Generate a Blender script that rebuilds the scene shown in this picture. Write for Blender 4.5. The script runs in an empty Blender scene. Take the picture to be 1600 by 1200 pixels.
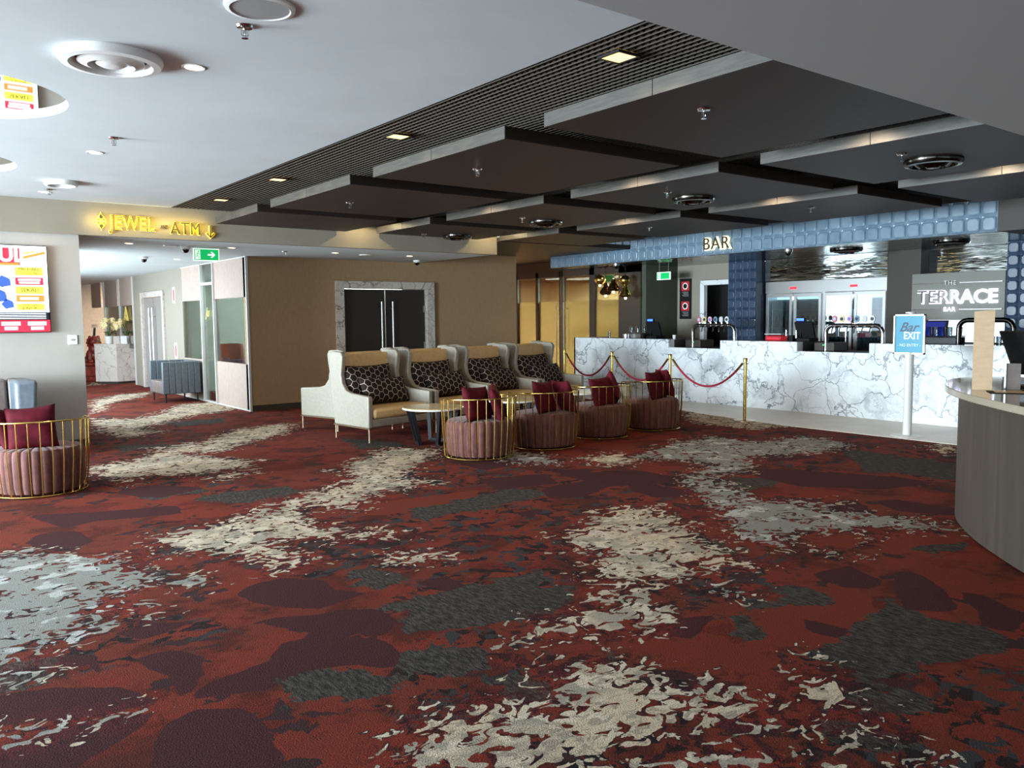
import bpy, bmesh, math, random
import numpy as np
from mathutils import Vector, Matrix
random.seed(7)
PI = math.pi
R = math.radians
scene = bpy.context.scene
COL = scene.collection

# ------------------------------------------------------------------ camera
F_PX = 1287.57
yaw, pitch, roll = R(52.471), R(4.619), R(-0.556)
cy, sy, cp, sp = math.cos(yaw), math.sin(yaw), math.cos(pitch), math.sin(pitch)
fwd = Vector((cy*cp, sy*cp, -sp)); rgt = Vector((sy, -cy, 0)); up = rgt.cross(fwd)
cr, sr = math.cos(roll), math.sin(roll)
rgt2 = rgt*cr + up*sr; up2 = -rgt*sr + up*cr
cam = bpy.data.cameras.new('camera'); cam.sensor_width = 36; cam.lens = 36*F_PX/1600
cam.clip_start = 0.05; cam.clip_end = 200
camo = bpy.data.objects.new('camera', cam); COL.objects.link(camo)
m = Matrix((rgt2, up2, -fwd)).transposed().to_4x4(); m.translation = Vector((0, 0, 1.6))
camo.matrix_world = m
scene.camera = camo

# ------------------------------------------------------------------ world, exposure
scene.view_settings.view_transform = 'Standard'
try: scene.view_settings.look = 'None'
except Exception: pass
scene.view_settings.gamma = 1
scene.view_settings.use_curve_mapping = False
scene.view_settings.exposure = 0.0
w = bpy.data.worlds.new('sky'); scene.world = w; w.use_nodes = True
bg = w.node_tree.nodes['Background']; bg.inputs[0].default_value = (0.75, 0.87, 1.0, 1); bg.inputs[1].default_value = 1.6
scene.cycles.max_bounces = 8; scene.cycles.diffuse_bounces = 4; scene.cycles.glossy_bounces = 4
scene.cycles.transmission_bounces = 6; scene.cycles.transparent_max_bounces = 12
scene.cycles.sample_clamp_indirect = 4.0; scene.cycles.caustics_reflective = False; scene.cycles.caustics_refractive = False
scene.cycles.use_denoising = True

def area(name, loc, rot, sx, sy_, energy, color=(1, 1, 1), spread=180):
    l = bpy.data.lights.new(name, 'AREA'); l.shape = 'RECTANGLE'; l.size = sx; l.size_y = sy_
    l.energy = energy; l.color = color; l.spread = R(spread)
    o = bpy.data.objects.new(name, l); COL.objects.link(o); o.location = loc; o.rotation_euler = rot
    return o
def spot(name, loc, energy, color=(1, .78, .52), angle=110, blend=.6, radius=.03, rot=(0, 0, 0)):
    l = bpy.data.lights.new(name, 'SPOT'); l.energy = energy; l.color = color; l.spot_size = R(angle); l.spot_blend = blend
    l.shadow_soft_size = radius
    o = bpy.data.objects.new(name, l); COL.objects.link(o); o.location = loc; o.rotation_euler = rot
    return o
DAY = (0.75, 0.91, 1.0)
# daylight through the windows of the terrace side and of the wall behind the camera
area('window_daylight', (-5.85, 9.0, 1.55), (0, R(-90), 0), 2.5, 4.0, 1800, DAY, 135)
area('window_daylight', (-5.85, 5.1, 1.55), (0, R(-90), 0), 2.5, 3.4, 260, DAY, 120)
area('window_daylight', (-5.85, -1.2, 1.55), (0, R(-90), 0), 2.5, 7.6, 150, DAY, 110)
area('window_daylight', (2.5, -5.85, 1.5), (R(90), 0, 0), 9.0, 2.2, 40, DAY)
area('window_daylight', (2.3, 18.0, 1.5), (0, R(-90), 0), 2.2, 7.6, 380, DAY)  # added to brighten the corridor, from an invented window out of view
area('window_daylight', (16.6, 6.25, 1.6), (0, R(90), 0), 0.9, 2.2, 25, DAY)

# ------------------------------------------------------------------ materials
def lin(c):
    return tuple(((x/255)/12.92 if x/255 <= .04045 else ((x/255+.055)/1.055)**2.4) for x in c)
class N:
    def __init__(s, mt): s.t = mt.node_tree; s.n = s.t.nodes; s.l = s.t.links
    def node(s, ty, **k):
        x = s.n.new(ty)
        for a, b in k.items(): setattr(x, a, b)
        return x
    def put(s, sock, v):
        if isinstance(v, bpy.types.NodeSocket): s.l.new(v, sock)
        elif v is not None:
            if hasattr(sock.default_value, '__len__') and not hasattr(v, '__len__'): v = [v]*len(sock.default_value)
            if hasattr(sock.default_value, '__len__') and len(v) == 3 and len(sock.default_value) == 4: v = (*v, 1)
            sock.default_value = v
    def math(s, op, a, b=None, c=None):
        x = s.node('ShaderNodeMath', operation=op); s.put(x.inputs[0], a)
        if b is not None: s.put(x.inputs[1], b)
        if c is not None: s.put(x.inputs[2], c)
        return x.outputs[0]
    def vm(s, op, a, b=None):
        x = s.node('ShaderNodeVectorMath', operation=op); s.put(x.inputs[0], a)
        if b is not None: s.put(x.inputs[1], b)
        return x.outputs['Value'] if op in ('LENGTH', 'DOT_PRODUCT') else x.outputs[0]
    def mix(s, f, a, b):
        x = s.node('ShaderNodeMix', data_type='RGBA'); s.put(x.inputs[0], f); s.put(x.inputs[6], a); s.put(x.inputs[7], b)
        return x.outputs[2]
    def mr(s, v, a, b, c=0., d=1.):
        x = s.node('ShaderNodeMapRange'); s.put(x.inputs[0], v)
        for i, q in enumerate((a, b, c, d)): s.put(x.inputs[i+1], q)
        return x.outputs[0]
    def noise(s, vec, scale, detail=3, rough=.5, dist=0.):
        x = s.node('ShaderNodeTexNoise'); s.put(x.inputs['Vector'], vec); x.inputs['Scale'].default_value = scale
        x.inputs['Detail'].default_value = detail; x.inputs['Roughness'].default_value = rough; x.inputs['Distortion'].default_value = dist
        return x
    def pos(s, kind='Object'): return s.node('ShaderNodeTexCoord').outputs[kind]
    def scale(s, v, sc): return s.vm('MULTIPLY', v, sc)
    def bump(s, h, strength=.3, dist=.01):
        x = s.node('ShaderNodeBump'); x.inputs['Strength'].default_value = strength; x.inputs['Distance'].default_value = dist
        s.put(x.inputs['Height'], h); return x.outputs[0]
def mat(name, col, rough=.6, metal=0., spec=.5, emit=None, es=0., coat=0.):
    mt = bpy.data.materials.new(name); mt.use_nodes = True; b = mt.node_tree.nodes['Principled BSDF']
    b.inputs['Base Color'].default_value = (*lin(col), 1); b.inputs['Roughness'].default_value = rough; b.inputs['Metallic'].default_value = metal
    b.inputs['Specular IOR Level'].default_value = spec; b.inputs['Coat Weight'].default_value = coat
    if emit: b.inputs['Emission Color'].default_value = (*lin(emit), 1); b.inputs['Emission Strength'].default_value = es
    return mt
def textured(name, col, col2, scale=8, stretch=(1, 1, 1), rough=.6, metal=0., spec=.5, bump=.1, detail=4, lo=.35, hi=.65, bd=.005):
    mt = mat(name, col, rough, metal, spec); n = N(mt); b = n.n['Principled BSDF']
    v = n.scale(n.pos(), stretch); t = n.noise(v, scale, detail).outputs[0]
    n.put(b.inputs['Base Color'], n.mix(n.mr(t, lo, hi), lin(col), lin(col2)))
    if bump: n.put(b.inputs['Normal'], n.bump(t, bump, bd))
    return mt
M = {}
M['white_ceiling'] = textured('white_ceiling', (200, 206, 208), (194, 200, 202), 1.5, rough=.8, bump=0)
M['soffit'] = mat('soffit_paint', (176, 176, 175), .8)
M['wall_grey'] = textured('wall_grey', (168, 162, 154), (162, 156, 148), 2, rough=.75, bump=.02)
M['fascia'] = textured('fascia_paint', (142, 132, 116), (136, 126, 110), 2, rough=.75, bump=0)
M['brown_wall'] = textured('brown_wall', (172, 143, 108), (165, 136, 101), 30, (1, 1, .3), rough=.7, bump=.05)
M['dark_wall'] = mat('dark_wall', (58, 50, 42), .6)
M['green_wall'] = mat('green_wall', (74, 78, 68), .6)
M['greige'] = mat('greige_wall', (150, 142, 128), .7)
M['raft'] = textured('dark_brown_laminate', (50, 38, 32), (45, 34, 29), 4, (1, 12, 1), rough=.5, bump=0, spec=.35)
M['raft_side'] = mat('raft_side_laminate', (40, 29, 22), .6, spec=.3)
M['raft_edge'] = textured('silver_grain_laminate', (76, 71, 64), (58, 54, 50), 5, (1, 1, 14), rough=.45, bump=.02)
M['black'] = mat('black_matte', (16, 15, 15), .7, spec=.3)
M['cell'] = mat('open_cell_metal', (70, 62, 54), .5, .3)
M['chrome'] = mat('chrome', (205, 205, 208), .12, 1)
M['steel'] = mat('brushed_steel', (190, 190, 190), .32, 1)
M['dark_chrome'] = mat('dark_chrome', (70, 68, 64), .18, 1)
M['gold'] = mat('polished_brass', (214, 180, 100), .22, 1)
M['satin_gold'] = mat('satin_brass', (200, 175, 120), .3, 1)
M['champagne'] = mat('champagne_metal', (205, 180, 150), .3, 1)
M['white_plastic'] = mat('white_plastic', (228, 228, 226), .4)
M['grey_plastic'] = mat('grey_plastic', (150, 150, 150), .5)
M['white_satin'] = mat('white_satin_metal', (215, 215, 212), .35)
M['glow_warm'] = mat('lamp_glow', (255, 240, 220), .5, emit=(255, 222, 185), es=9)
M['glow_square'] = mat('square_lamp_glow', (255, 230, 190), .5, emit=(255, 205, 130), es=2.2)
M['glow_yellow'] = mat('yellow_halo', (255, 220, 90), .5, emit=(255, 205, 50), es=1.3)
M['glow_white'] = mat('white_halo', (230, 230, 255), .5, emit=(225, 225, 255), es=3.2)
M['glow_cool'] = mat('tube_glow', (255, 255, 255), .5, emit=(240, 245, 255), es=5)
M['glow_blue'] = mat('blue_display', (40, 90, 255), .4, emit=(60, 110, 255), es=3)
M['glow_red'] = mat('red_display', (255, 30, 50), .4, emit=(255, 30, 50), es=2.0)
M['glow_green'] = mat('green_display', (40, 255, 120), .4, emit=(40, 255, 120), es=2)
M['leather_cream'] = textured('cream_leather', (150, 143, 130), (143, 135, 122), 25, rough=.42, bump=.05)
M['leather_tan'] = textured('tan_leather', (216, 182, 130), (206, 172, 120), 25, rough=.42, bump=.08)
M['leather_blue'] = textured('slate_leather', (96, 104, 112), (86, 93, 100), 20, rough=.35, bump=.08)
M['leather_mauve'] = textured('taupe_leather', (112, 98, 92), (100, 88, 84), 20, rough=.4, bump=.08)
M['velvet_pink'] = textured('dusty_pink_velvet', (106, 58, 50), (86, 45, 38), 14, rough=.75, bump=.08)
M['velvet_pink'].node_tree.nodes['Principled BSDF'].inputs['Sheen Weight'].default_value = .15
M['velvet_maroon'] = textured('maroon_velvet', (88, 14, 28), (66, 10, 20), 14, rough=.8, bump=.1)
M['velvet_maroon'].node_tree.nodes['Principled BSDF'].inputs['Specular IOR Level'].default_value = .15
M['rope'] = textured('red_velvet_rope', (176, 28, 58), (140, 18, 44), 60, rough=.7, bump=.2)
M['black_metal'] = mat('black_metal', (28, 28, 32), .4, .4)
M['dark_door'] = textured('dark_timber', (50, 42, 36), (44, 37, 32), 6, (1, 1, .15), rough=.5, bump=0)
M['grey_door'] = mat('grey_door_leaf', (140, 132, 126), .5)
M['desk_wood'] = textured('grey_brown_timber', (66, 57, 49), (56, 48, 41), 7, (3, 3, .12), rough=.55, bump=.03)
M['tile_floor'] = textured('beige_floor_tile', (216, 204, 188), (206, 194, 178), 3, rough=.35, bump=0)
M['kraft'] = textured('kraft_card', (196, 166, 134), (188, 158, 126), 12, (1, 1, 3), rough=.85, bump=.05)
M['paper'] = mat('white_paper', (235, 235, 235), .6)
def frosted():
    mt = bpy.data.materials.new('frosted_film'); mt.use_nodes = True; n = N(mt); n.n.remove(n.n['Principled BSDF'])
    d = n.node('ShaderNodeBsdfDiffuse'); t = n.node('ShaderNodeBsdfTranslucent'); n.put(d.inputs[0], lin((200, 184, 140))); n.put(t.inputs[0], lin((226, 212, 170)))
    mx = n.node('ShaderNodeMixShader'); mx.inputs[0].default_value = .6; n.l.new(d.outputs[0], mx.inputs[1]); n.l.new(t.outputs[0], mx.inputs[2]); n.l.new(mx.outputs[0], n.n['Material Output'].inputs[0]); return mt
M['frost'] = frosted()
M['red_print'] = mat('red_print', (198, 40, 50), .5)
M['teal'] = mat('teal_print', (40, 140, 170), .35)
M['dark_teal'] = mat('dark_teal_print', (28, 50, 78), .4)
M['light_print'] = mat('pale_print', (225, 238, 240), .4)
M['terracotta'] = textured('red_lacquered_statue', (150, 52, 36), (90, 26, 20), 9, rough=.4, bump=.1)
M['leaf'] = mat('orchid_leaf', (74, 92, 50), .5)
M['petal'] = mat('orchid_petal', (244, 228, 178), .6)
M['pale_glass_wall'] = mat('pale_green_wall', (186, 200, 192), .6)
M['pink_panel'] = textured('rose_beige_panel', (186, 166, 154), (178, 158, 146), 12, rough=.65, bump=0)
M['sign_grey'] = mat('sign_panel_grey', (120, 120, 110), .5)
M['bar_shelf'] = mat('bar_shelf_dark', (44, 40, 38), .5)
M['green_sign'] = mat('green_exit', (0, 165, 85), .5, emit=(0, 175, 90), es=.9)
M['white_sign'] = mat('white_exit', (240, 255, 245), .5, emit=(235, 255, 240), es=.9)
M['screen_white'] = mat('screen_white', (240, 245, 250), .4, emit=(240, 246, 255), es=.95)
M['screen_red'] = mat('screen_red', (230, 40, 60), .4, emit=(232, 38, 62), es=.85)
M['screen_yellow'] = mat('screen_yellow', (240, 225, 70), .4, emit=(238, 224, 70), es=.85)
M['screen_black'] = mat('screen_black', (16, 16, 30), .4, emit=(20, 22, 40), es=.7)
M['screen_blue'] = mat('screen_blue', (50, 80, 170), .4, emit=(58, 84, 165), es=.8)
M['screen_orange'] = mat('screen_orange', (240, 120, 50), .4, emit=(240, 118, 48), es=.85)
M['gold_leaf'] = mat('gold_leaf', (225, 205, 110), .5)
M['mirror'] = mat('mirror', (225, 228, 230), .02, 1)
M['amber'] = textured('amber_marble', (205, 165, 100), (150, 110, 60), 4, rough=.3, bump=0)

def glass(name, tint=(235, 242, 240), refl=.12):
    mt = bpy.data.materials.new(name); mt.use_nodes = True; n = N(mt); n.n.remove(n.n['Principled BSDF'])
    tr = n.node('ShaderNodeBsdfTransparent'); n.put(tr.inputs[0], lin(tint)); gl = n.node('ShaderNodeBsdfGlossy'); gl.inputs['Roughness'].default_value = .01
    lw = n.node('ShaderNodeLayerWeight'); lw.inputs[0].default_value = .35
    f = n.mr(lw.outputs['Fresnel'], 0, 1, refl, .9)
    mx = n.node('ShaderNodeMixShader'); n.put(mx.inputs[0], f); n.l.new(tr.outputs[0], mx.inputs[1]); n.l.new(gl.outputs[0], mx.inputs[2])
    n.l.new(mx.outputs[0], n.n['Material Output'].inputs[0]); return mt
M['glass'] = glass('clear_glass', refl=.05)
M['fridge_glass'] = glass('fridge_glass', (190, 215, 222), .3)
M['drink_glass'] = glass('drinking_glass', (225, 232, 235), .25)

def marble(name, base, vein, sc=1.0, rough=.18, width=.03):
    mt = mat(name, base, rough); n = N(mt); b = n.n['Principled BSDF']; p = n.pos()
    nz = n.noise(p, 1.6*sc, 4, .6); off = n.vm('MULTIPLY', n.vm('SUBTRACT', nz.outputs[1], (.5, .5, .5)), (.9/sc,)*3)
    q = n.vm('ADD', p, off)
    def vor(vec, s_, wd):
        v = n.node('ShaderNodeTexVoronoi', feature='DISTANCE_TO_EDGE'); n.put(v.inputs['Vector'], vec); v.inputs['Scale'].default_value = s_
        return n.mr(v.outputs['Distance'], 0, wd, 1, 0)
    a = vor(q, 1.9*sc, width); c = n.math('MULTIPLY', vor(q, 4.8*sc, width*1.3), .55)
    msk = n.mr(n.noise(p, 1.1*sc, 2).outputs[0], .42, .62)
    c = n.math('MULTIPLY', c, msk); a = n.math('MULTIPLY', a, n.mr(n.noise(p, 2.3*sc, 3).outputs[0], .35, .55, .4, 1.))
    cloud = n.math('MULTIPLY', n.mr(n.noise(q, 2.2*sc, 5, .65).outputs[0], .52, .74), .6)
    f = n.math('MAXIMUM', n.math('MAXIMUM', a, c), cloud)
    n.put(b.inputs['Base Color'], n.mix(f, lin(base), lin(vein))); return mt
M['marble'] = marble('white_veined_marble', (238, 241, 244), (118, 124, 134), width=.032)
M['marble_warm'] = marble('warm_veined_marble', (212, 204, 192), (110, 92, 84), 1.8, .3, .05)
M['marble_pink'] = marble('rose_marble', (206, 196, 188), (150, 138, 132), 1.2, .3, .03)
M['table_marble'] = marble('cream_table_marble', (214, 196, 156), (170, 146, 104), 3, .15, .03)

def hexmat():
    mt = mat('hexagon_fabric', (38, 28, 27), .8, spec=.15); n = N(mt); b = n.n['Principled BSDF']
    uv = n.pos('UV'); sc = 1/.10
    sx = n.node('ShaderNodeSeparateXYZ'); n.put(sx.inputs[0], n.scale(uv, (sc, sc, sc)))
    x = n.math('ADD', sx.outputs[1], 50.13); y = n.math('ADD', sx.outputs[0], 50.0)
    r3 = math.sqrt(3)
    def cell(ax, ay):
        return (n.math('SUBTRACT', n.math('MODULO', ax, 1.), .5), n.math('SUBTRACT', n.math('MODULO', ay, r3), r3/2))
    a = cell(x, y); c = cell(n.math('ADD', x, .5), n.math('ADD', y, r3/2))
    def l2(q): return n.math('ADD', n.math('MULTIPLY', q[0], q[0]), n.math('MULTIPLY', q[1], q[1]))
    def hd(q):
        ax = n.math('ABSOLUTE', q[0]); ay = n.math('ABSOLUTE', q[1])
        return n.math('MAXIMUM', ax, n.math('ADD', n.math('MULTIPLY', ax, .5), n.math('MULTIPLY', ay, r3/2)))
    near = n.math('LESS_THAN', l2(a), l2(c))
    d = n.math('ADD', n.math('MULTIPLY', hd(a), near), n.math('MULTIPLY', hd(c), n.math('SUBTRACT', 1., near)))
    line = n.mr(d, .462, .48)
    n.put(b.inputs['Base Color'], n.mix(line, lin((34, 24, 22)), lin((190, 176, 160)))); return mt
M['hex'] = hexmat()

def ripple():
    mt = mat('rippled_dark_metal', (92, 100, 100), .12, 1); n = N(mt); b = n.n['Principled BSDF']
    t = n.noise(n.scale(n.pos(), (9, 1.6, 9)), 1.0, 2).outputs[0]
    n.put(b.inputs['Normal'], n.bump(t, .35, .08)); return mt
M['ripple'] = ripple()
def ripple_mirror():
    mt = mat('rippled_mirror', (170, 178, 178), .05, 1); n = N(mt); b = n.n['Principled BSDF']
    t = n.noise(n.scale(n.pos(), (3, 2.5, 14)), 1.0, 2).outputs[0]
    n.put(b.inputs['Normal'], n.bump(t, .12, .03)); return mt
M['ripple_mirror'] = ripple_mirror()
M['blue_tile'] = textured('blue_glazed_tile', (122, 142, 158), (104, 126, 144), 5, rough=.28, bump=0, spec=.6)
M['navy_tile'] = textured('navy_glazed_tile', (58, 76, 100), (48, 64, 88), 5, rough=.28, bump=0, spec=.6)

def carpet():
    mt = mat('patterned_carpet', (100, 40, 30), .95, spec=.1); n = N(mt); b = n.n['Principled BSDF']; p = n.pos()
    at_ = lambda nm: n.node('ShaderNodeAttribute', attribute_name=nm).outputs['Fac']
    n1 = n.noise(p, 4.5, 3).outputs[0]; n2 = n.noise(n.scale(p, (1, 1.25, 1)), 8.0, 2.6, .52, 1.5).outputs[0]
    n3 = n.noise(n.vm('ADD', p, (7.3, 2.1, 0)), 2.2, 4, .6).outputs[0]; n4 = n.noise(p, 15, 3, .6, .8).outputs[0]
    fine = n.noise(p, 140, 2, .6).outputs[0]
    thread = n.math('ABSOLUTE', n.math('SUBTRACT', n.noise(n.scale(p, (1, 1.6, 1)), 30, 3, .7, 2.0).outputs[0], .5))
    c1 = n.math('SUBTRACT', n1, .5); c4 = n.math('SUBTRACT', n4, .5); c3 = n.math('SUBTRACT', n3, .5)
    RED, RED2, MAR, CHA, BLK = lin((108, 46, 33)), lin((160, 44, 34)), lin((52, 29, 28)), lin((66, 64, 64)), lin((34, 27, 29))
    base = n.mix(n.mr(n3, .50, .56), lin((102, 46, 34)), lin((78, 36, 29)))
    thm = n.math('MULTIPLY', n.mr(thread, .008, .022, 1., 0.), n.mr(n.noise(n.vm('ADD', p, (2.2, 4.4, 0)), 1.8, 3).outputs[0], .44, .54))
    base = n.mix(n.math('MULTIPLY', thm, .75), base, RED2)
    # mottled background clouds of charcoal and maroon
    n5 = n.noise(n.vm('ADD', p, (3.1, 9.7, 0)), 3.4, 4, .6, .4).outputs[0]
    base = n.mix(n.mr(n5, .60, .61), base, lin((58, 38, 38)))
    n6 = n.noise(n.vm('ADD', p, (5.1, 1.7, 0)), 7., 4, .62, .9).outputs[0]
    dz = n.math('MULTIPLY', n.mr(n.math('ADD', at_('dark_zone'), n.math('MULTIPLY', c3, .5)), -.05, .05), n.mr(n6, .45, .47, 1., 0.))
    base = n.mix(dz, base, n.mix(n.mr(n1, .49, .51), lin((40, 30, 30)), lin((56, 54, 54))))
    # crisp areas
    redm = n.mr(n.math('ADD', at_('red_zone'), n.math('MULTIPLY', c1, .10)), -.004, .004)
    base = n.mix(redm, base, RED)
    streak = n.noise(n.scale(p, (60, 14, 1)), 1., 3, .75, .3).outputs[0]
    chcol = n.mix(n.mr(streak, .42, .62), lin((46, 41, 39)), lin((78, 73, 66)))
    chm = n.mr(n.math('ADD', at_('charcoal_zone'), n.math('ADD', n.math('MULTIPLY', c1, .35), n.math('MULTIPLY', c4, .18))), -.004, .004)
    base = n.mix(chm, base, chcol)
    marm = n.mr(n.math('ADD', at_('maroon_zone'), n.math('MULTIPLY', c1, .10)), -.004, .004)
    base = n.mix(marm, base, n.mix(n.mr(fine, .3, .7), MAR, lin((74, 40, 42))))
    # cream, broken into islands
    fc = at_('cream_zone')
    edge = n.mr(n.math('ADD', fc, n.math('MULTIPLY', c3, .35)), -.14, .02)
    base = n.mix(n.math('MULTIPLY', edge, n.mr(n4, .44, .5, 1., .0)), base, BLK)
    thr = n.math('ADD', n.mr(fc, -.10, .24, .66, .41), n.math('MULTIPLY', n.math('MAXIMUM', n.math('SUBTRACT', -.12, fc), 0.), 1.2))
    halo = n.mr(n.math('SUBTRACT', n2, thr), -.028, -.020)
    crm = n.mr(n.math('SUBTRACT', n2, thr), -.004, .004)
    base = n.mix(n.math('MULTIPLY', halo, n.mr(n1, .48, .52)), base, lin((44, 36, 40)))
    base = n.mix(n.math('MULTIPLY', n.math('MULTIPLY', thm, edge), .7), base, RED2)
    cream = n.mix(n.mr(n3, .42, .56), lin((158, 150, 134)), lin((200, 180, 154)))
    cream = n.mix(n.mr(n1, .52, .56), cream, lin((208, 192, 170)))
    cream = n.mix(n.mr(n.noise(n.scale(p, (1, 1.3, 1)), 13, 3, .6, 1.).outputs[0], .53, .56, 0., .8), cream, lin((150, 140, 124)))
    cream = n.mix(n.mr(at_('grey_zone'), -.05, .05), cream, n.mix(n.mr(n1, .56, .60), lin((134, 134, 127)), lin((176, 176, 170))))
    lines = n.noise(n.scale(p, (18, 110, 1)), 1., 2, .5).outputs[0]
    cream = n.mix(n.mr(lines, .5, .64, 0., .35), cream, lin((110, 98, 84)))
    base = n.mix(crm, base, cream)
    g = n.mr(fine, .25, .75, .72, 1.22)
    mul = n.node('ShaderNodeMix', data_type='RGBA', blend_type='MULTIPLY'); mul.inputs[0].default_value = 1
    n.put(mul.inputs[6], base); n.put(mul.inputs[7], g)
    n.put(b.inputs['Base Color'], mul.outputs[2]); n.put(b.inputs['Normal'], n.bump(fine, .5, .01)); return mt
M['carpet'] = carpet()

# ------------------------------------------------------------------ geometry helpers
class B:
    """collects shapes and links them as one mesh object"""
    def __init__(s, o=(0, 0, 0)): s.v = []; s.f = []; s.o = Vector(o); s.uv = None
    def add(s, vs, fs):
        k = len(s.v); s.v += [tuple(Vector(v)-s.o) for v in vs]; s.f += [tuple(i+k for i in f) for f in fs]; return s
    def box(s, x0, x1, y0, y1, z0, z1):
        vs = [(x, y, z) for z in (z0, z1) for y in (y0, y1) for x in (x0, x1)]
        return s.add(vs, [(0, 2, 3, 1), (4, 5, 7, 6), (0, 1, 5, 4), (2, 6, 7, 3), (0, 4, 6, 2), (1, 3, 7, 5)])
    def hexa(s, bot, top):
        return s.add(list(bot)+list(top), [(3, 2, 1, 0), (4, 5, 6, 7), (0, 1, 5, 4), (1, 2, 6, 5), (2, 3, 7, 6), (3, 0, 4, 7)])
    def prism(s, pts, z0, z1, axis='z'):
        n_ = len(pts)
        if axis == 'z': f = lambda a, b_, h: (a, b_, h)
        elif axis == 'x': f = lambda a, b_, h: (h, a, b_)
        else: f = lambda a, b_, h: (a, h, b_)
        vs = [f(a, b_, z0) for a, b_ in pts]+[f(a, b_, z1) for a, b_ in pts]
        return s.add(vs, [tuple(range(n_))[::-1], tuple(range(n_, 2*n_))]+[(i, (i+1) % n_, n_+(i+1) % n_, n_+i) for i in range(n_)])
    def lathe(s, prof, c=(0, 0, 0), seg=24, a0=0, a1=2*PI):
        c = Vector(c); full = abs(a1-a0-2*PI) < 1e-6; k = seg if full else seg+1; vs = []; fs = []
        for r_, z in prof:
            for i in range(k):
                a = a0+(a1-a0)*i/seg; vs.append((c.x+r_*math.cos(a), c.y+r_*math.sin(a), c.z+z))
        for j in range(len(prof)-1):
            for i in range(seg):
                i2 = (i+1) % k; fs.append((j*k+i, j*k+i2, (j+1)*k+i2, (j+1)*k+i))
        if full:
            if prof[0][0] > 1e-6: fs.append(tuple(range(k))[::-1])
            if prof[-1][0] > 1e-6: fs.append(tuple((len(prof)-1)*k+i for i in range(k)))
        return s.add(vs, fs)
    def cyl(s, c, r_, h, seg=20, r2=None): return s.lathe([(r_, 0), (r_ if r2 is None else r2, h)], c, seg)
    def tube(s, path, r_, seg=8, closed=False):
        P_ = [Vector(p) for p in path]; n_ = len(P_); vs = []; fs = []; prev = None
        for i, p in enumerate(P_):
            if closed: t = (P_[(i+1) % n_]-P_[i-1]).normalized()
            else: t = (P_[min(i+1, n_-1)]-P_[max(i-1, 0)]).normalized()
            if prev is None: u = t.orthogonal().normalized()
            else: u = (prev-t*prev.dot(t)); u = u.normalized() if u.length > 1e-6 else t.orthogonal().normalized()
            prev = u; w_ = t.cross(u)
            for j in range(seg):
                a = 2*PI*j/seg; vs.append(p+(u*math.cos(a)+w_*math.sin(a))*r_)
        for i in range(n_ if closed else n_-1):
            for j in range(seg):
                i2 = (i+1) % n_; fs.append((i*seg+j, i*seg+(j+1) % seg, i2*seg+(j+1) % seg, i2*seg+j))
        if not closed: fs += [tuple(range(seg))[::-1], tuple((n_-1)*seg+j for j in range(seg))]
        return s.add(vs, fs)
    def ball(s, c, rx, ry=None, rz=None, seg=14):
        ry = ry or rx; rz = rz or rx; vs = []; fs = []; h = seg//2
        for j in range(h+1):
            for i in range(seg):
                t = PI*j/h; a = 2*PI*i/seg; vs.append((c[0]+rx*math.sin(t)*math.cos(a), c[1]+ry*math.sin(t)*math.sin(a), c[2]-rz*math.cos(t)))
        for j in range(h):
            for i in range(seg): fs.append((j*seg+i, j*seg+(i+1) % seg, (j+1)*seg+(i+1) % seg, (j+1)*seg+i))
        return s.add(vs, fs)
    def build(s, name, mt, parent=None, smooth=False, bevel=0, seg=2, loc=None, rot=None):
        me = bpy.data.meshes.new(name); me.from_pydata(s.v, [], s.f); me.update()
        bm = bmesh.new(); bm.from_mesh(me); bmesh.ops.recalc_face_normals(bm, faces=bm.faces); bm.to_mesh(me); bm.free()
        me.materials.append(M[mt] if isinstance(mt, str) else mt)
        if smooth:
            for p in me.polygons: p.use_smooth = True
            try: me.set_sharp_from_angle(angle=R(40))
            except Exception: pass
        o = bpy.data.objects.new(name, me); COL.objects.link(o)
        if parent: o.parent = parent
        if loc: o.location = loc
        elif not parent and s.o.length: o.location = s.o
        if rot: o.rotation_euler = rot
        if bevel:
            b = o.modifiers.new('bevel', 'BEVEL'); b.width = bevel; b.segments = seg; b.limit_method = 'ANGLE'; b.angle_limit = R(40)
            for p in me.polygons: p.use_smooth = True
            try: me.set_sharp_from_angle(angle=R(30))
            except Exception: pass
        return o
def tag(o, label, cat, group=None, kind=None):
    o['label'] = label; o['category'] = cat
    if group: o['group'] = group
    if kind: o['kind'] = kind
    return o
def thing(name, label, cat, loc=(0, 0, 0), rz=0, group=None):
    o = bpy.data.objects.new(name, None); COL.objects.link(o); o.location = loc; o.rotation_euler = (0, 0, rz)
    o.empty_display_size = .1
    return tag(o, label, cat, group)
def struct(o): o['kind'] = 'structure'; return o
def dup(root, loc, rz, label, group=None):
    r_ = root.copy(); COL.objects.link(r_); r_.location = loc; r_.rotation_euler = (0, 0, rz); r_['label'] = label
    if group: r_['group'] = group
    def rec(a, b_):
        for ch in list(a.children):
            c = ch.copy(); COL.objects.link(c); c.parent = b_; rec(ch, c)
    rec(root, r_); return r_
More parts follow.
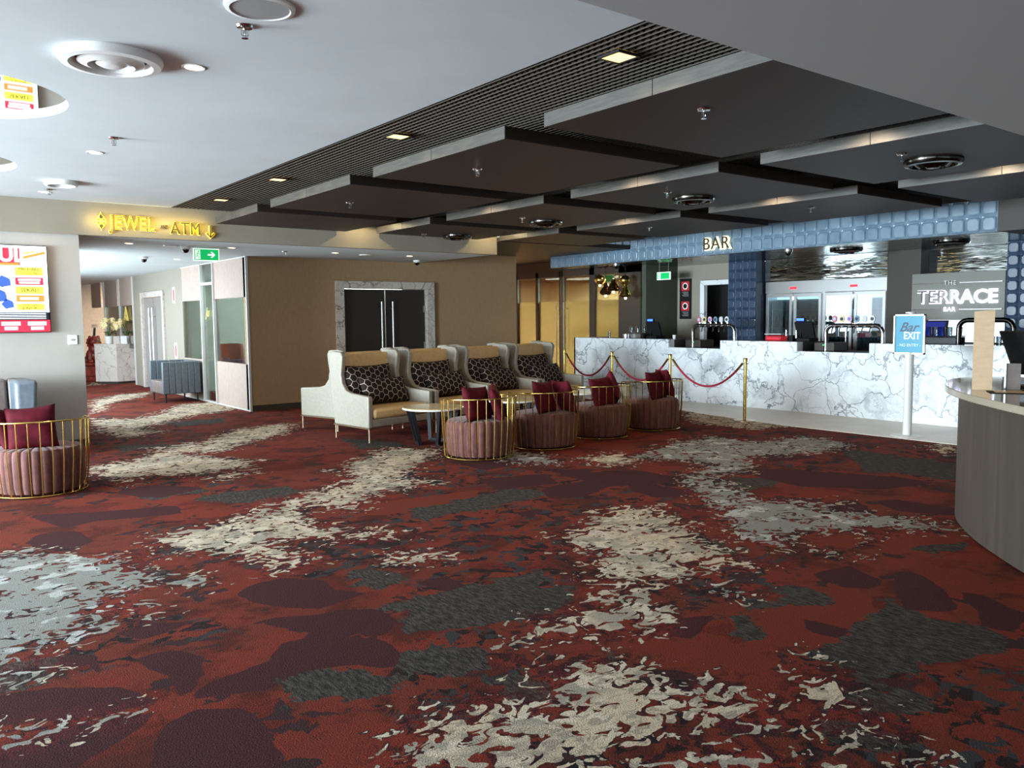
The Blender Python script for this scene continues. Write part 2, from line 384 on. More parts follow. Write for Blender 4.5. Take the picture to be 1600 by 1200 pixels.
def text(name, body, size, mt, parent=None, loc=(0, 0, 0), rot=(0, 0, 0), ext=.005, outline=0, offset=0, sx=1, align='CENTER', shear=0, spacing=1):
    cu = bpy.data.curves.new(name, 'FONT'); cu.body = body; cu.size = size; cu.align_x = align; cu.align_y = 'CENTER'
    cu.extrude = ext; cu.offset = offset; cu.shear = shear; cu.space_character = spacing; cu.resolution_u = 3
    if outline: cu.fill_mode = 'NONE'; cu.extrude = 0; cu.bevel_depth = outline; cu.bevel_resolution = 1
    t = bpy.data.objects.new(name+'_t', cu); COL.objects.link(t)
    dg = bpy.context.evaluated_depsgraph_get(); me = bpy.data.meshes.new_from_object(t.evaluated_get(dg))
    bpy.data.objects.remove(t); me.name = name
    if outline: me.transform(Matrix.Identity(4))
    me.materials.clear(); me.materials.append(M[mt] if isinstance(mt, str) else mt)
    o = bpy.data.objects.new(name, me); COL.objects.link(o)
    o.parent = parent; o.location = loc; o.rotation_euler = rot; o.scale = (sx, 1, 1)
    return o
FY = (R(90), 0, 0)            # writing on a wall that faces -Y
FX = (R(90), 0, R(-90))       # writing on a wall that faces -X

# ------------------------------------------------------------------ floor
CARPET={'cream':[[(0.24,6.91),(0.59,6.62),(0.79,6.64),(1.02,6.22),(1.25,6.08),(1.33,5.54),(1.55,5.15),(1.5,4.99),(1.24,5.21),(1.08,5.12),(0.94,5.02),(0.91,4.85),(1.17,4.64),(1.13,4.61),(0.9,4.65),(0.76,4.51),(0.55,4.48),(0.44,4.37),(0.56,4.19),(0.33,4.08),(0.11,4.15)],[(0.19,3.77),(0.29,3.72),(0.62,3.6),(0.82,3.54),(0.81,3.49),(0.6,3.51),(0.38,3.53),(0.27,3.47),(0.17,3.52)],[(0.94,5.05),(1.06,5.03),(1.18,4.89),(1.15,4.83),(1.03,4.91),(0.92,4.93)],[(1.46,6.33),(1.66,6.51),(2.11,6.53),(2.78,7.02),(3.1,6.92),(3.57,7.49),(3.83,7.72),(4.11,7.48),(4.04,6.68),(3.62,6.67),(3.21,6.49),(2.81,6.52),(2.66,5.94),(3.12,5.3),(3.04,5.13),(2.64,5.35),(2.26,5.61),(2.23,4.99),(1.84,4.95),(1.95,5.22),(1.63,5.76),(1.41,6.05)],[(3.75,8.02),(4.33,8.57),(4.91,9.01),(5.45,8.53),(5.07,7.94),(4.68,7.73),(4.2,7.18),(4.32,6.65),(3.62,6.67),(3.09,6.13),(2.89,6.45),(2.68,6.78),(3.07,7.13),(3.62,7.45)],[(2.49,4.87),(2.78,4.92),(3.08,4.67),(2.92,4.51),(2.52,4.66)],[(3.88,4.56),(4.3,4.71),(4.83,4.97),(5.14,4.64),(4.95,4.16),(4.69,3.77),(4.36,3.15),(4.11,3.35),(3.8,3.19),(3.59,3.29),(3.27,2.87),(3.07,2.75),(2.85,2.87),(2.47,3.13),(2.44,3.2),(2.57,3.26),(2.75,3.35),(2.82,3.24),(3.08,3.35),(3.22,3.37),(3.33,3.35),(3.35,3.72),(3.72,4.04),(3.59,4.15)],[(2.32,3.04),(2.3,2.87),(2.42,2.92),(2.65,2.73),(2.74,2.56),(2.68,2.39),(2.87,2.33),(2.94,2.18),(2.87,2.16),(2.77,2.01),(2.84,1.75),(2.83,1.54),(2.78,1.52),(2.7,1.74),(2.63,1.85),(2.47,2.01),(2.32,2.04),(2.15,2.0),(2.14,1.88),(2.04,1.87),(1.29,2.47),(1.43,2.63),(1.6,2.81),(1.79,2.79),(2.04,2.67),(2.16,2.61),(2.22,2.77)],[(2.28,2.01),(2.4,1.89),(2.53,1.69),(2.59,1.54),(2.56,1.46),(2.04,1.87)],[(3.83,3.13),(4.01,2.94),(3.77,2.78),(3.72,2.89),(3.72,3.03)],[(2.86,1.52),(2.92,1.38),(2.84,1.32),(2.75,1.41)],[(3.32,2.19),(3.46,2.13),(3.36,2.02),(3.27,2.05)],[(3.13,2.05),(3.19,1.99),(3.17,1.8),(2.97,1.52),(2.92,1.54),(3.02,1.74),(2.98,1.92),(2.76,1.98),(2.81,2.05),(2.98,1.95)],[(6.33,5.58),(6.67,5.29),(6.23,4.65),(6.03,4.29),(6.29,3.9),(6.59,3.82),(6.17,3.71),(6.34,3.42),(6.42,2.81),(6.17,2.71),(5.84,3.05),(5.41,2.96),(5.7,3.17),(5.26,3.41),(4.83,3.23),(4.83,3.65),(5.4,4.34),(5.77,4.86)],[(4.97,3.18),(5.06,3.04),(5.12,2.79),(5.06,2.77),(4.91,2.95)],[(6.67,6.55),(7.96,7.03),(8.78,7.07),(8.75,6.34),(9.72,6.24),(9.49,5.34),(8.76,5.28),(7.76,5.62),(6.92,5.08),(6.3,5.39),(7.01,5.73)],[(10.84,9.35),(11.19,9.02),(10.72,7.66),(10.26,6.79),(9.64,6.98),(9.54,7.8),(9.86,8.44)],[(10.53,4.78),(10.75,4.73),(10.15,4.44),(9.8,4.38),(9.83,4.72)],[(10.04,4.87),(9.85,4.33),(9.6,4.2),(9.62,4.59)],[(1.74,10.12),(2.11,10.07),(2.43,10.36),(2.75,10.88),(3.1,10.75),(3.87,11.84),(4.48,12.23),(5.12,12.17),(4.66,11.14),(3.88,10.61),(3.45,10.28),(2.95,10.22),(3.34,9.15),(3.09,8.71),(2.51,8.73),(2.1,8.97),(1.93,8.58),(1.66,9.34)],[(2.71,15.17),(3.18,14.46),(3.66,14.92),(4.44,16.32),(5.46,16.62),(5.51,15.33),(5.08,14.62),(4.12,14.2),(3.07,13.0),(3.19,12.43),(2.64,12.08),(2.44,13.1)],[(3.27,18.22),(3.97,19.43),(5.1,19.98),(4.4,18.53),(3.57,17.53),(3.28,16.27),(2.83,15.68)],[(4.34,24.0),(4.82,23.52),(4.45,22.81),(4.09,22.68)],[(2.5,8.51),(3.15,8.65),(3.08,8.36),(2.68,8.25)],[(5.66,8.22),(6.11,7.96),(6.1,7.22),(5.78,6.63),(5.45,7.11)],[(6.21,6.9),(6.85,6.93),(6.75,6.33),(6.29,6.09),(6.04,6.41)],[(2.62,10.99),(3.23,11.18),(3.56,10.18),(3.09,9.95)]],'char':[[(1.29,3.51),(1.54,3.49),(1.7,3.31),(1.77,3.09),(1.56,3.06),(1.32,3.17),(1.3,3.34)],[(1.82,4.11),(2.26,4.01),(2.81,4.0),(3.27,3.95),(2.9,3.49),(2.58,3.37),(2.24,3.48),(2.08,3.6),(2.21,3.85)],[(2.2,7.68),(3.05,7.53),(3.07,7.13),(2.3,7.1)],[(3.44,5.91),(4.45,6.05),(4.66,5.61),(4.16,5.62),(3.35,5.56)],[(0.25,4.53),(0.53,4.35),(0.46,4.1),(0.33,4.08),(0.22,4.13)],[(2.26,4.69),(2.56,4.53),(2.39,4.27),(2.19,4.43)],[(1.84,3.43),(2.25,3.2),(2.18,2.97),(1.76,3.13)],[(1.33,5.63),(1.46,5.44),(1.42,5.3),(1.28,5.37)],[(3.44,2.14),(4.42,2.29),(4.34,1.72),(4.12,1.59),(3.71,1.74),(3.27,1.8)],[(2.78,3.95),(3.2,3.56),(2.9,3.36),(2.6,3.41),(2.5,3.56)],[(2.02,2.88),(2.28,2.71),(2.17,2.56),(1.99,2.61)],[(4.13,2.89),(4.26,2.63),(4.07,2.41),(3.94,2.65)],[(3.39,2.6),(3.22,2.39),(3.42,2.46),(3.71,2.63),(3.92,2.66),(3.79,2.77)],[(3.17,1.88),(3.53,1.52),(3.25,1.52),(3.1,1.68)],[(4.72,3.97),(4.56,3.45),(4.34,3.44)],[(2.71,2.83),(2.78,2.77),(2.61,2.62),(2.58,2.69)],[(2.87,1.73),(3.03,1.41),(2.89,1.46),(2.73,1.68)],[(3.79,5.85),(4.19,5.84),(4.17,5.53),(3.82,5.52)],[(4.85,10.14),(5.29,9.37),(5.23,8.93),(4.62,9.13)],[(5.99,5.04),(6.68,5.06),(6.97,4.6),(6.12,4.56)],[(1.77,8.22),(2.23,8.22),(2.43,7.86),(1.87,7.72)],[(1.05,11.12),(1.38,10.72),(1.16,10.48)],[(4.39,6.02),(4.84,6.01),(4.79,5.68),(4.33,5.56)],[(5.54,2.75),(5.88,2.56),(5.68,2.48),(5.41,2.56)],[(11.71,6.25),(11.67,5.18),(10.59,4.73),(10.59,5.47)],[(9.07,5.38),(9.05,3.97),(8.13,3.62),(7.95,4.43)],[(2.26,7.64),(2.76,7.58),(2.77,7.21),(2.38,7.36)],[(2.31,11.44),(3.02,11.17),(2.94,10.89),(2.33,11.0)],[(3.56,13.56),(4.45,13.6),(4.24,12.96),(3.52,12.96)]],'maroon':[[(0.23,4.21),(0.33,4.08),(0.56,3.99),(0.73,3.84),(0.89,3.56),(0.62,3.61),(0.3,3.74),(0.2,3.8)],[(0.28,3.55),(0.49,3.56),(0.84,3.49),(0.76,3.38),(0.5,3.26),(0.43,3.15),(0.21,3.33)],[(0.74,3.27),(0.84,3.38),(0.96,3.4),(1.09,3.31),(1.13,3.15),(1.13,2.99),(1.08,2.82),(1.02,2.68),(0.69,2.94),(0.7,3.1)],[(0.86,4.13),(0.96,4.14),(1.06,4.08),(1.16,3.94),(1.05,3.66),(0.96,3.58),(0.94,3.88)],[(0.97,3.51),(1.07,3.65),(1.35,3.68),(1.49,3.86),(1.7,3.83),(1.88,3.66),(1.94,3.5),(1.88,3.33),(1.79,3.24),(1.66,3.39),(1.52,3.45),(1.31,3.49),(1.33,3.36),(1.09,3.47)],[(1.49,4.22),(1.65,4.22),(1.82,4.11),(1.97,4.09),(2.11,3.99),(2.1,3.76),(1.95,3.62),(1.76,3.78),(1.55,4.09)],[(1.59,4.74),(1.74,4.84),(1.94,4.83),(2.07,4.65),(2.07,4.42),(2.19,4.25),(2.08,4.23),(1.86,4.2),(1.73,4.31),(1.6,4.55)],[(0.77,6.79),(0.88,7.04),(1.05,7.04),(1.16,6.87),(1.17,6.57),(0.98,6.35),(0.82,6.59)],[(0.33,5.59),(0.47,5.47),(0.58,5.34),(0.65,5.12),(0.54,4.97),(0.42,5.0),(0.29,5.11)],[(0.36,6.08),(0.69,5.81),(0.64,5.54),(0.48,5.53),(0.33,5.65)],[(0.87,4.53),(1.03,4.57),(1.25,4.45),(1.19,4.38),(0.98,4.33)],[(0.89,7.82),(1.38,7.56),(1.97,7.37),(1.93,7.03),(1.31,7.2),(1.07,7.13)],[(1.66,8.32),(2.09,8.34),(2.15,7.91),(1.84,7.9)],[(2.51,4.25),(2.73,4.23),(2.73,4.02),(2.56,3.98)],[(4.81,5.84),(5.19,5.91),(5.49,5.87),(5.68,5.66),(4.97,5.35),(4.62,5.47)],[(5.62,5.51),(5.79,5.3),(5.83,4.99),(5.68,4.75),(5.38,4.92),(5.42,5.24)],[(6.11,4.35),(6.47,3.95),(6.18,3.89),(5.99,4.13)],[(6.19,3.84),(6.62,3.8),(6.41,3.5),(6.09,3.41),(5.95,3.6)],[(6.7,3.64),(6.91,3.55),(6.95,3.05),(6.7,2.94),(6.48,3.33)],[(4.45,2.82),(4.83,2.78),(4.72,2.48),(4.51,2.46),(4.42,2.55)],[(4.9,2.53),(5.01,2.5),(4.99,2.38),(4.83,2.2),(4.54,1.97),(4.31,2.15),(4.57,2.34)],[(4.86,2.11),(4.91,1.99),(4.75,1.73),(4.43,1.64),(4.4,1.78)],[(3.79,2.45),(3.85,2.17),(3.67,2.16),(3.66,2.33)],[(2.69,2.56),(2.78,2.44),(2.81,2.29),(2.67,2.24),(2.64,2.43)],[(2.79,2.27),(2.92,2.16),(2.71,2.06),(2.69,2.15)],[(5.45,6.56),(5.97,6.24),(5.48,6.09)],[(6.96,5.52),(7.46,4.85),(7.87,4.05),(7.86,3.65),(7.18,3.84),(6.75,4.39)],[(3.29,2.85),(3.49,2.75),(3.29,2.68),(3.11,2.61),(3.06,2.7)],[(4.96,7.64),(5.43,7.57),(5.67,7.04),(4.99,6.96)],[(5.44,6.34),(6.21,5.92),(6.22,5.16),(5.39,5.54)],[(8.32,6.03),(8.29,5.16),(7.62,5.35)],[(4.6,6.62),(5.34,6.43),(5.14,5.95),(4.52,6.09)],[(0.61,4.43),(0.74,4.27),(0.74,4.04),(0.6,4.24)],[(1.68,8.4),(2.11,8.42),(2.43,7.96),(1.95,7.8)],[(3.34,1.87),(3.58,1.67),(3.4,1.66)],[(4.07,5.31),(4.34,5.23),(4.05,5.04)],[(3.31,4.91),(3.55,4.83),(3.44,4.64)],[(2.56,2.04),(2.74,1.76),(2.58,1.8),(2.49,1.96)]],'red':[[(2.8,2.81),(2.92,2.82),(3.02,2.76),(3.14,2.64),(3.3,2.56),(3.23,2.46),(3.4,2.37),(3.2,2.15),(2.92,2.2),(2.85,2.33),(2.7,2.57)],[(3.62,2.81),(3.74,2.74),(3.63,2.64),(3.37,2.5),(3.43,2.62)],[(3.74,2.67),(4.17,2.49),(4.4,2.51),(4.42,2.43),(4.28,2.3),(4.0,2.16),(3.57,2.13),(3.39,2.18),(3.25,2.3),(3.41,2.47)],[(5.18,3.36),(5.49,3.4),(5.69,3.29),(5.56,3.05),(5.3,2.99),(4.99,3.0),(5.0,3.19)],[(5.56,2.99),(5.83,2.99),(6.13,2.69),(5.79,2.54),(5.56,2.67),(5.28,2.71),(5.31,2.83)],[(4.87,3.97),(5.17,3.97),(4.64,3.48),(4.49,3.61)],[(2.83,6.5),(3.44,6.33),(4.38,6.21),(4.03,5.81),(3.2,5.9),(2.79,6.23)],[(0.9,4.92),(1.17,4.93),(1.22,4.6),(1.14,4.66),(0.98,4.67)],[(2.87,10.29),(3.78,10.33),(3.46,9.47),(2.95,9.92)],[(4.42,2.69),(4.49,2.48),(4.24,2.54)]],'dark':[[(2.98,1.92),(3.36,1.85),(3.88,1.6),(4.32,1.43),(3.11,1.02),(2.43,1.56),(2.55,1.92)],[(4.07,6.28),(5.08,5.43),(3.35,3.88),(2.78,3.09),(2.0,2.63),(1.63,2.65),(1.48,3.04),(1.96,3.33),(2.56,4.53)],[(4.78,4.05),(4.76,3.09),(4.35,2.82),(3.42,2.87),(3.87,3.46)],[(0.69,4.79),(1.41,4.44),(1.31,3.86),(1.07,4.05),(0.84,4.05),(0.52,4.13)],[(1.51,7.03),(3.25,6.0),(4.21,5.5),(3.46,4.17),(2.08,4.68),(1.44,5.82)],[(4.91,9.7),(6.09,6.78),(6.08,4.96),(4.87,4.64),(3.79,5.85),(3.57,7.08)],[(8.95,7.78),(10.64,4.68),(7.87,3.45),(6.58,5.37)],[(2.7,15.49),(3.66,13.48),(3.26,8.94),(2.54,7.4),(1.44,8.32)]],'grey':[[(0.24,6.91),(0.59,6.62),(0.79,6.64),(1.02,6.22),(1.25,6.08),(1.33,5.54),(1.55,5.15),(1.5,4.99),(1.24,5.21),(1.08,5.12),(0.94,5.02),(0.91,4.85),(1.17,4.64),(1.13,4.61),(0.9,4.65),(0.76,4.51),(0.55,4.48),(0.44,4.37),(0.56,4.19),(0.33,4.08),(0.11,4.15)],[(0.19,3.77),(0.29,3.72),(0.62,3.6),(0.82,3.54),(0.81,3.49),(0.6,3.51),(0.38,3.53),(0.27,3.47),(0.17,3.52)],[(0.94,5.05),(1.06,5.03),(1.18,4.89),(1.15,4.83),(1.03,4.91),(0.92,4.93)],[(6.33,5.58),(6.67,5.29),(6.23,4.65),(6.03,4.29),(6.29,3.9),(6.59,3.82),(6.17,3.71),(6.34,3.42),(6.42,2.81),(6.17,2.71),(5.84,3.05),(5.41,2.96),(5.7,3.17),(5.26,3.41),(4.83,3.23),(4.83,3.65),(5.4,4.34),(5.77,4.86)],[(4.97,3.18),(5.06,3.04),(5.12,2.79),(5.06,2.77),(4.91,2.95)],[(3.83,3.13),(4.01,2.94),(3.77,2.78),(3.72,2.89),(3.72,3.03)],[(6.67,6.55),(7.96,7.03),(8.78,7.07),(8.75,6.34),(9.72,6.24),(9.49,5.34),(8.76,5.28),(7.76,5.62),(6.92,5.08),(6.3,5.39),(7.01,5.73)],[(5.66,8.22),(6.11,7.96),(6.1,7.22),(5.78,6.63),(5.45,7.11)]]}
def sdf(px, py, polys):
    best = np.full(px.shape, -9.)
    for pl in polys:
        A = np.array(pl); x0, y0 = A.min(0)-.9; x1, y1 = A.max(0)+.9
        sel = (px > x0) & (px < x1) & (py > y0) & (py < y1)
        if not sel.any(): continue
        X = px[sel]; Y = py[sel]; d = np.full(X.shape, 9.); ins = np.zeros(X.shape, bool)
        for i in range(len(A)):
            a = A[i]; b_ = A[(i+1) % len(A)]; e = b_-a; L2 = max((e*e).sum(), 1e-9)
            t = np.clip(((X-a[0])*e[0]+(Y-a[1])*e[1])/L2, 0, 1)
            d = np.minimum(d, np.hypot(X-a[0]-t*e[0], Y-a[1]-t*e[1]))
            c = ((a[1] > Y) != (b_[1] > Y)) & (X < (b_[0]-a[0])*(Y-a[1])/((b_[1]-a[1]) or 1e-9)+a[0]); ins ^= c
        v = np.where(ins, d, -d); best[sel] = np.maximum(best[sel], v)
    return np.clip(best, -.6, .6)
def build_floor():
    xs = np.concatenate([[-6, -4, -2.5], np.arange(-1.5, 6, .06), np.arange(6, 12, .09), [12, 13, 14.5, 16.9]])
    ys = np.concatenate([[-6, -3, -1], np.arange(0, 6, .06), np.arange(6, 13, .09), np.arange(13, 26, .16), [27, 28.2]])
    X, Y = np.meshgrid(xs, ys); nx, ny = len(xs), len(ys)
    co = np.stack([X.ravel(), Y.ravel(), np.zeros(X.size)], -1)
    i = np.arange(ny-1)[:, None]*nx+np.arange(nx-1)[None]; i = i.ravel()
    fs = np.stack([i, i+1, i+nx+1, i+nx], -1)
    me = bpy.data.meshes.new('floor'); me.from_pydata(co.tolist(), [], fs.tolist())
    for nm, key in (('cream_zone', 'cream'), ('charcoal_zone', 'char'), ('maroon_zone', 'maroon'), ('red_zone', 'red'), ('dark_zone', 'dark'), ('grey_zone', 'grey')):
        a = me.attributes.new(nm, 'FLOAT', 'POINT'); a.data.foreach_set('value', sdf(X.ravel(), Y.ravel(), CARPET[key]).astype(np.float32))
    me.materials.append(M['carpet']); me.update()
    o = bpy.data.objects.new('floor', me); COL.objects.link(o); return struct(o)
build_floor()
# beige tiled strip along the bar (edge of the carpet at X 10.75)
b = B()
b.prism([(10.32, 2.0), (16.8, 2.0), (16.8, 14.1), (11.05, 14.1), (10.78, 9.4), (10.46, 8.0), (10.34, 7.0)], 0.0, .006)
struct(b.build('floor', 'tile_floor'))
B().box(-14, -6.2, -12, 24, -.3, -.02).build('terrace_ground', 'tile_floor')['kind'] = 'structure'

# ------------------------------------------------------------------ ceilings
ZC = 3.12; ZS = 2.70
def disc_hole_ceiling():
    bm = bmesh.new(); holes = [((.45, 6.72), .72), ((.46, 9.5), .72)]
    def loop(pts): 
        vs = [bm.verts.new((x, y, ZC)) for x, y in pts]; return [bm.edges.new((vs[i], vs[(i+1) % len(vs)])) for i in range(len(vs))], vs
    E_, _ = loop([(-6, 2.21), (3.23, 2.21), (3.23, 11.75), (-6, 11.75)]); rings = []
    for (c, r_) in holes:
        e, vs = loop([(c[0]+r_*math.cos(2*PI*i/48), c[1]+r_*math.sin(2*PI*i/48)) for i in range(48)]); E_ += e; rings.append(vs)
    bmesh.ops.triangle_fill(bm, use_beauty=True, use_dissolve=False, edges=E_)
    for f in list(bm.faces):       # drop anything filled inside a hole
        c = f.calc_center_median()
        if any(math.hypot(c.x-h[0][0], c.y-h[0][1]) < h[1]*.98 and all(v in r_ for v in f.verts) for h, r_ in zip(holes, rings)): bm.faces.remove(f)
    for vs in rings:
        t = [bm.verts.new((v.co.x, v.co.y, ZC+.032)) for v in vs]
        for i in range(48): bm.faces.new((vs[i], vs[(i+1) % 48], t[(i+1) % 48], t[i]))
    me = bpy.data.meshes.new('ceiling'); bm.to_mesh(me); bm.free(); me.materials.append(M['white_ceiling'])
    o = bpy.data.objects.new('ceiling', me); COL.objects.link(o); struct(o)
    names = ['large round ceiling mirror reflecting the poster screen, upper left', 'small sliver of round ceiling mirror at the left edge above the beige fascia']
    for (c, r_), lb in zip(holes, names):
        mo = B((c[0], c[1], ZC+.032)).lathe([(0.001, 0), (r_+.02, 0), (r_+.02, .01), (0.001, .01)], (c[0], c[1], ZC+.032), 48).build('ceiling_mirror', 'mirror')
        tag(mo, lb, 'mirror', 'round mirrors recessed in the white ceiling')
disc_hole_ceiling()
struct(B().box(-6, 3.23, 2.21, 11.75, ZC+.3, ZC+.36).build('ceiling', 'black'))
struct(B().box(3.20, 3.23, 2.21, 11.75, ZC+.002, ZC+.3).build('trim_1', 'black'))
struct(B().box(-6, 16.9, -6, 2.21, ZS, ZC+.36).build('ceiling', 'soffit'))
struct(B().box(2.1, 8.62, 11.85, 14.2, ZS, ZS+.1).box(2.1, 5.12, 14.2, 28.2, ZS, ZS+.1).build('ceiling', 'white_ceiling'))
struct(B().box(5.12, 8.3, 14.36, 19, ZS, ZS+.1).build('ceiling', 'white_ceiling'))
struct(B().box(8.7, 13.0, 11.6, 20, 2.92, 3.0).build('ceiling', 'raft'))
struct(B().box(3.23, 12.1, 2.21, 11.75, 3.42, 3.48).build('ceiling', 'black'))
b = B()
x = 3.26
while x < 11.9: b.box(x, x+.007, 2.21, 11.74, ZC, ZC+.045); x += .055
y = 2.25
while y < 11.74: b.box(3.23, 11.9, y, y+.006, ZC+.006, ZC+.044); y += .055
struct(b.build('ceiling', 'cell')).name = 'ceiling_grid'
# bar ceiling, rippled dark metal
struct(B().box(12.02, 14.2, 4.85, 14.0, 2.68, 2.74).build('ceiling', 'ripple'))
struct(B().box(11.9, 16.8, 2.21, 4.83, 2.68, 3.2).build('ceiling', 'dark_wall'))
struct(B().box(13.05, 17.2, 12.6, 20, 2.68, 2.74).build('ceiling', 'dark_wall'))

# ------------------------------------------------------------------ walls
struct(B().box(-6, 2.1, 11.75, 11.9, 0, ZS).build('wall_left', 'wall_grey'))
struct(B().box(-6, 8.70, 11.72, 11.85, ZS, 3.4).build('wall_left', 'fascia'))
struct(B().box(8.62, 8.70, 11.85, 14.2, ZS, 3.0).build('wall_left', 'fascia'))
struct(B().box(-6, 2.1, 11.735, 11.75, 0, .09).build('baseboard_left', 'dark_wall'))
# door wall with opening X 6.93..8.76, Z 2.18
b = B(); b.box(5.12, 6.93, 14.2, 14.35, 0, 2.92).box(8.76, 10.94, 14.2, 14.35, 0, 2.92).box(6.93, 8.76, 14.2, 14.35, 2.18, 2.92)
struct(b.build('wall_back', 'brown_wall'))
struct(B().box(10.94, 11.05, 14.2, 20, 0, 2.92).build('wall_back', 'brown_wall'))
struct(B().box(5.14, 6.78, 14.185, 14.2, 0, .1).box(8.92, 10.93, 14.185, 14.2, 0, .1).build('baseboard_back', 'dark_wall'))
struct(B().box(5.10, 5.14, 14.16, 14.2, 0, ZS).build('trim_2', 'white_satin'))
# marble door surround
b = B(); b.box(6.78, 6.94, 14.14, 14.3, 0, 2.31).box(8.75, 8.92, 14.14, 14.3, 0, 2.31).box(6.94, 8.75, 14.14, 14.3, 2.17, 2.31)
struct(b.build('trim_3', 'marble_warm'))
for k, (x0, x1, hx) in enumerate(((6.95, 7.84, 7.74), (7.86, 8.74, 7.98))):
    d = struct(B().box(x0, x1, 14.24, 14.29, .01, 2.16).build('door_%d' % (k+1), 'dark_door'))
    h = B().tube([(hx, 14.17, .35), (hx, 14.17, 1.93)], .018, 10).tube([(hx, 14.17, .5), (hx, 14.24, .5)], .01).tube([(hx, 14.17, 1.8), (hx, 14.24, 1.8)], .01).build('door_handle', 'steel', d, True)
    hg = B()
    ex = x0+.0 if k == 0 else x1-.03
    for z in (.25, 1.0, 1.72): hg.box(ex, ex+.03, 14.225, 14.24, z, z+.13)
    hg.build('hinge', 'steel', d)
    if k == 0: B().cyl((0, 0, 0), .025, .02, 16).build('lock', 'steel', d, True, loc=(7.80, 14.24, .98), rot=(R(90), 0, 0))

# corridor side: X = 5.12, panels, glass, door
struct(B().box(5.12, 5.2, 18.0, 22.15, 2.2, ZS).box(5.12, 5.2, 18.0, 19.35, 0, 2.2).box(5.12, 5.2, 21.35, 22.15, 0, 2.2).build('wall_corridor', 'greige'))
b = B(); b.box(5.08, 5.14, 19.35, 19.5, 0, 2.28).box(5.08, 5.14, 21.2, 21.35, 0, 2.28).box(5.08, 5.14, 19.5, 21.2, 2.15, 2.28)
struct(b.build('trim_4', 'marble_pink'))
for k, (y0, y1, hy) in enumerate(((19.5, 20.34, 20.2), (20.36, 21.2, 20.5))):
    d = struct(B().box(5.13, 5.17, y0, y1, .01, 2.14).build('door_%d' % (k+3), 'grey_door'))
    B().tube([(5.06, hy, .3), (5.06, hy, 1.9)], .02, 8).tube([(5.06, hy, .5), (5.13, hy, .5)], .01).tube([(5.06, hy, 1.7), (5.13, hy, 1.7)], .01).build('door_handle', 'steel', d, True)
# upholstered panels above and below glass
def panel_bay(y0, y1, low, nm='wall_corridor'):
    struct(B().box(5.12, 5.17, y0, y1, 2.0, ZS).build(nm, 'pink_panel'))
    if low: struct(B().box(5.12, 5.17, y0, y1, 0.02, .82).build(nm, 'pink_panel'))
panel_bay(14.24, 15.92, True); panel_bay(16.72, 18.0, True); panel_bay(22.35, 23.6, False); panel_bay(23.9, 25.4, False); panel_bay(25.9, 27.2, False)
for k, (y0, y1, z0, z1) in enumerate(((14.24, 15.92, .82, 2.0), (15.96, 16.68, .02, ZS), (16.72, 18.0, .82, 2.0), (22.35, 23.6, .9, 2.0), (23.9, 25.4, .9, 2.0))):
    struct(B().box(5.14, 5.152, y0, y1, z0, z1).build('window_%d' % (k+1), 'glass'))
b = B()
for y in (15.92, 16.68, 22.15, 23.6, 25.4): b.box(5.09, 5.18, y, y+.04, 0, ZS)
b.box(5.10, 5.16, 14.2, 18.0, 0, .02).box(5.10, 5.16, 14.2, 18.0, ZS-.015, ZS)
b.box(5.09, 5.18, 15.96, 16.68, 2.28, 2.33)
struct(b.build('trim_5', 'white_satin'))
struct(B().box(4.7, 8.2, 28.0, 28.2, 0, 2.8).build('wall_corridor', 'pink_panel'))
struct(B().box(1.95, 2.1, 11.9, 13.8, 0, 2.8).box(1.95, 2.1, 22.2, 28.2, 0, 2.8).box(1.95, 2.1, 13.8, 22.2, 2.6, 2.8).box(1.95, 2.1, 13.8, 22.2, 0, .4).build('wall_corridor', 'wall_grey'))  # unseen side opening, invented to go with the added corridor daylight
struct(B().box(2.1, 4.9, 28.0, 28.2, 0, 2.8).build('wall_corridor', 'pink_panel'))
# lounge room behind the glass
struct(B().box(8.3, 8.4, 14.36, 19, 0, 2.8).build('wall_lounge', 'pale_glass_wall'))
struct(B().box(5.3, 8.3, 18.95, 19.05, 0, 2.8).build('wall_lounge', 'pale_glass_wall'))
area('lounge_fill_light', (6.8, 16.6, 2.66), (0, 0, 0), 1.6, 3.2, 800, (.93, 1, .98))  # added area light that brightens the room behind the corridor glass
struct(B().box(7.6, 7.7, 22.2, 27.9, 0, 2.7).build('wall_lounge', 'pale_glass_wall'))
area('reception_ceiling_panel', (6.4, 25, 2.66), (0, 0, 0), 1.6, 3.2, 300, (1, .92, .7))
struct(B().box(5.2, 7.7, 22.2, 28, 2.7, 2.8).build('ceiling', 'white_ceiling'))

# walls round the camera, with the windows that light the room
def window_wall(axis, c, a0, a1, opens, nm):
    b = B()
    def q(u0, u1, z0, z1): b.box(c-.1, c+.05, u0, u1, z0, z1) if axis == 'x' else b.box(u0, u1, c-.1, c+.05, z0, z1)
    q(a0, a1, 2.86, 3.45); q(a0, a1, 0, .25); cur = a0
    for (o0, o1) in opens: q(cur, o0, .25, 2.86); cur = o1
    q(cur, a1, .25, 2.86)
    struct(b.build(nm, 'wall_grey'))
window_wall('x', -6, -6, 11.9, [(-5, 2.6), (3.4, 11)], 'wall_terrace')
window_wall('y', -6, -6, 16.9, [(-2, 7)], 'wall_front')
struct(B().box(16.8, 16.9, -6, 4.9, 0, 3.45).build('wall_right', 'wall_grey'))

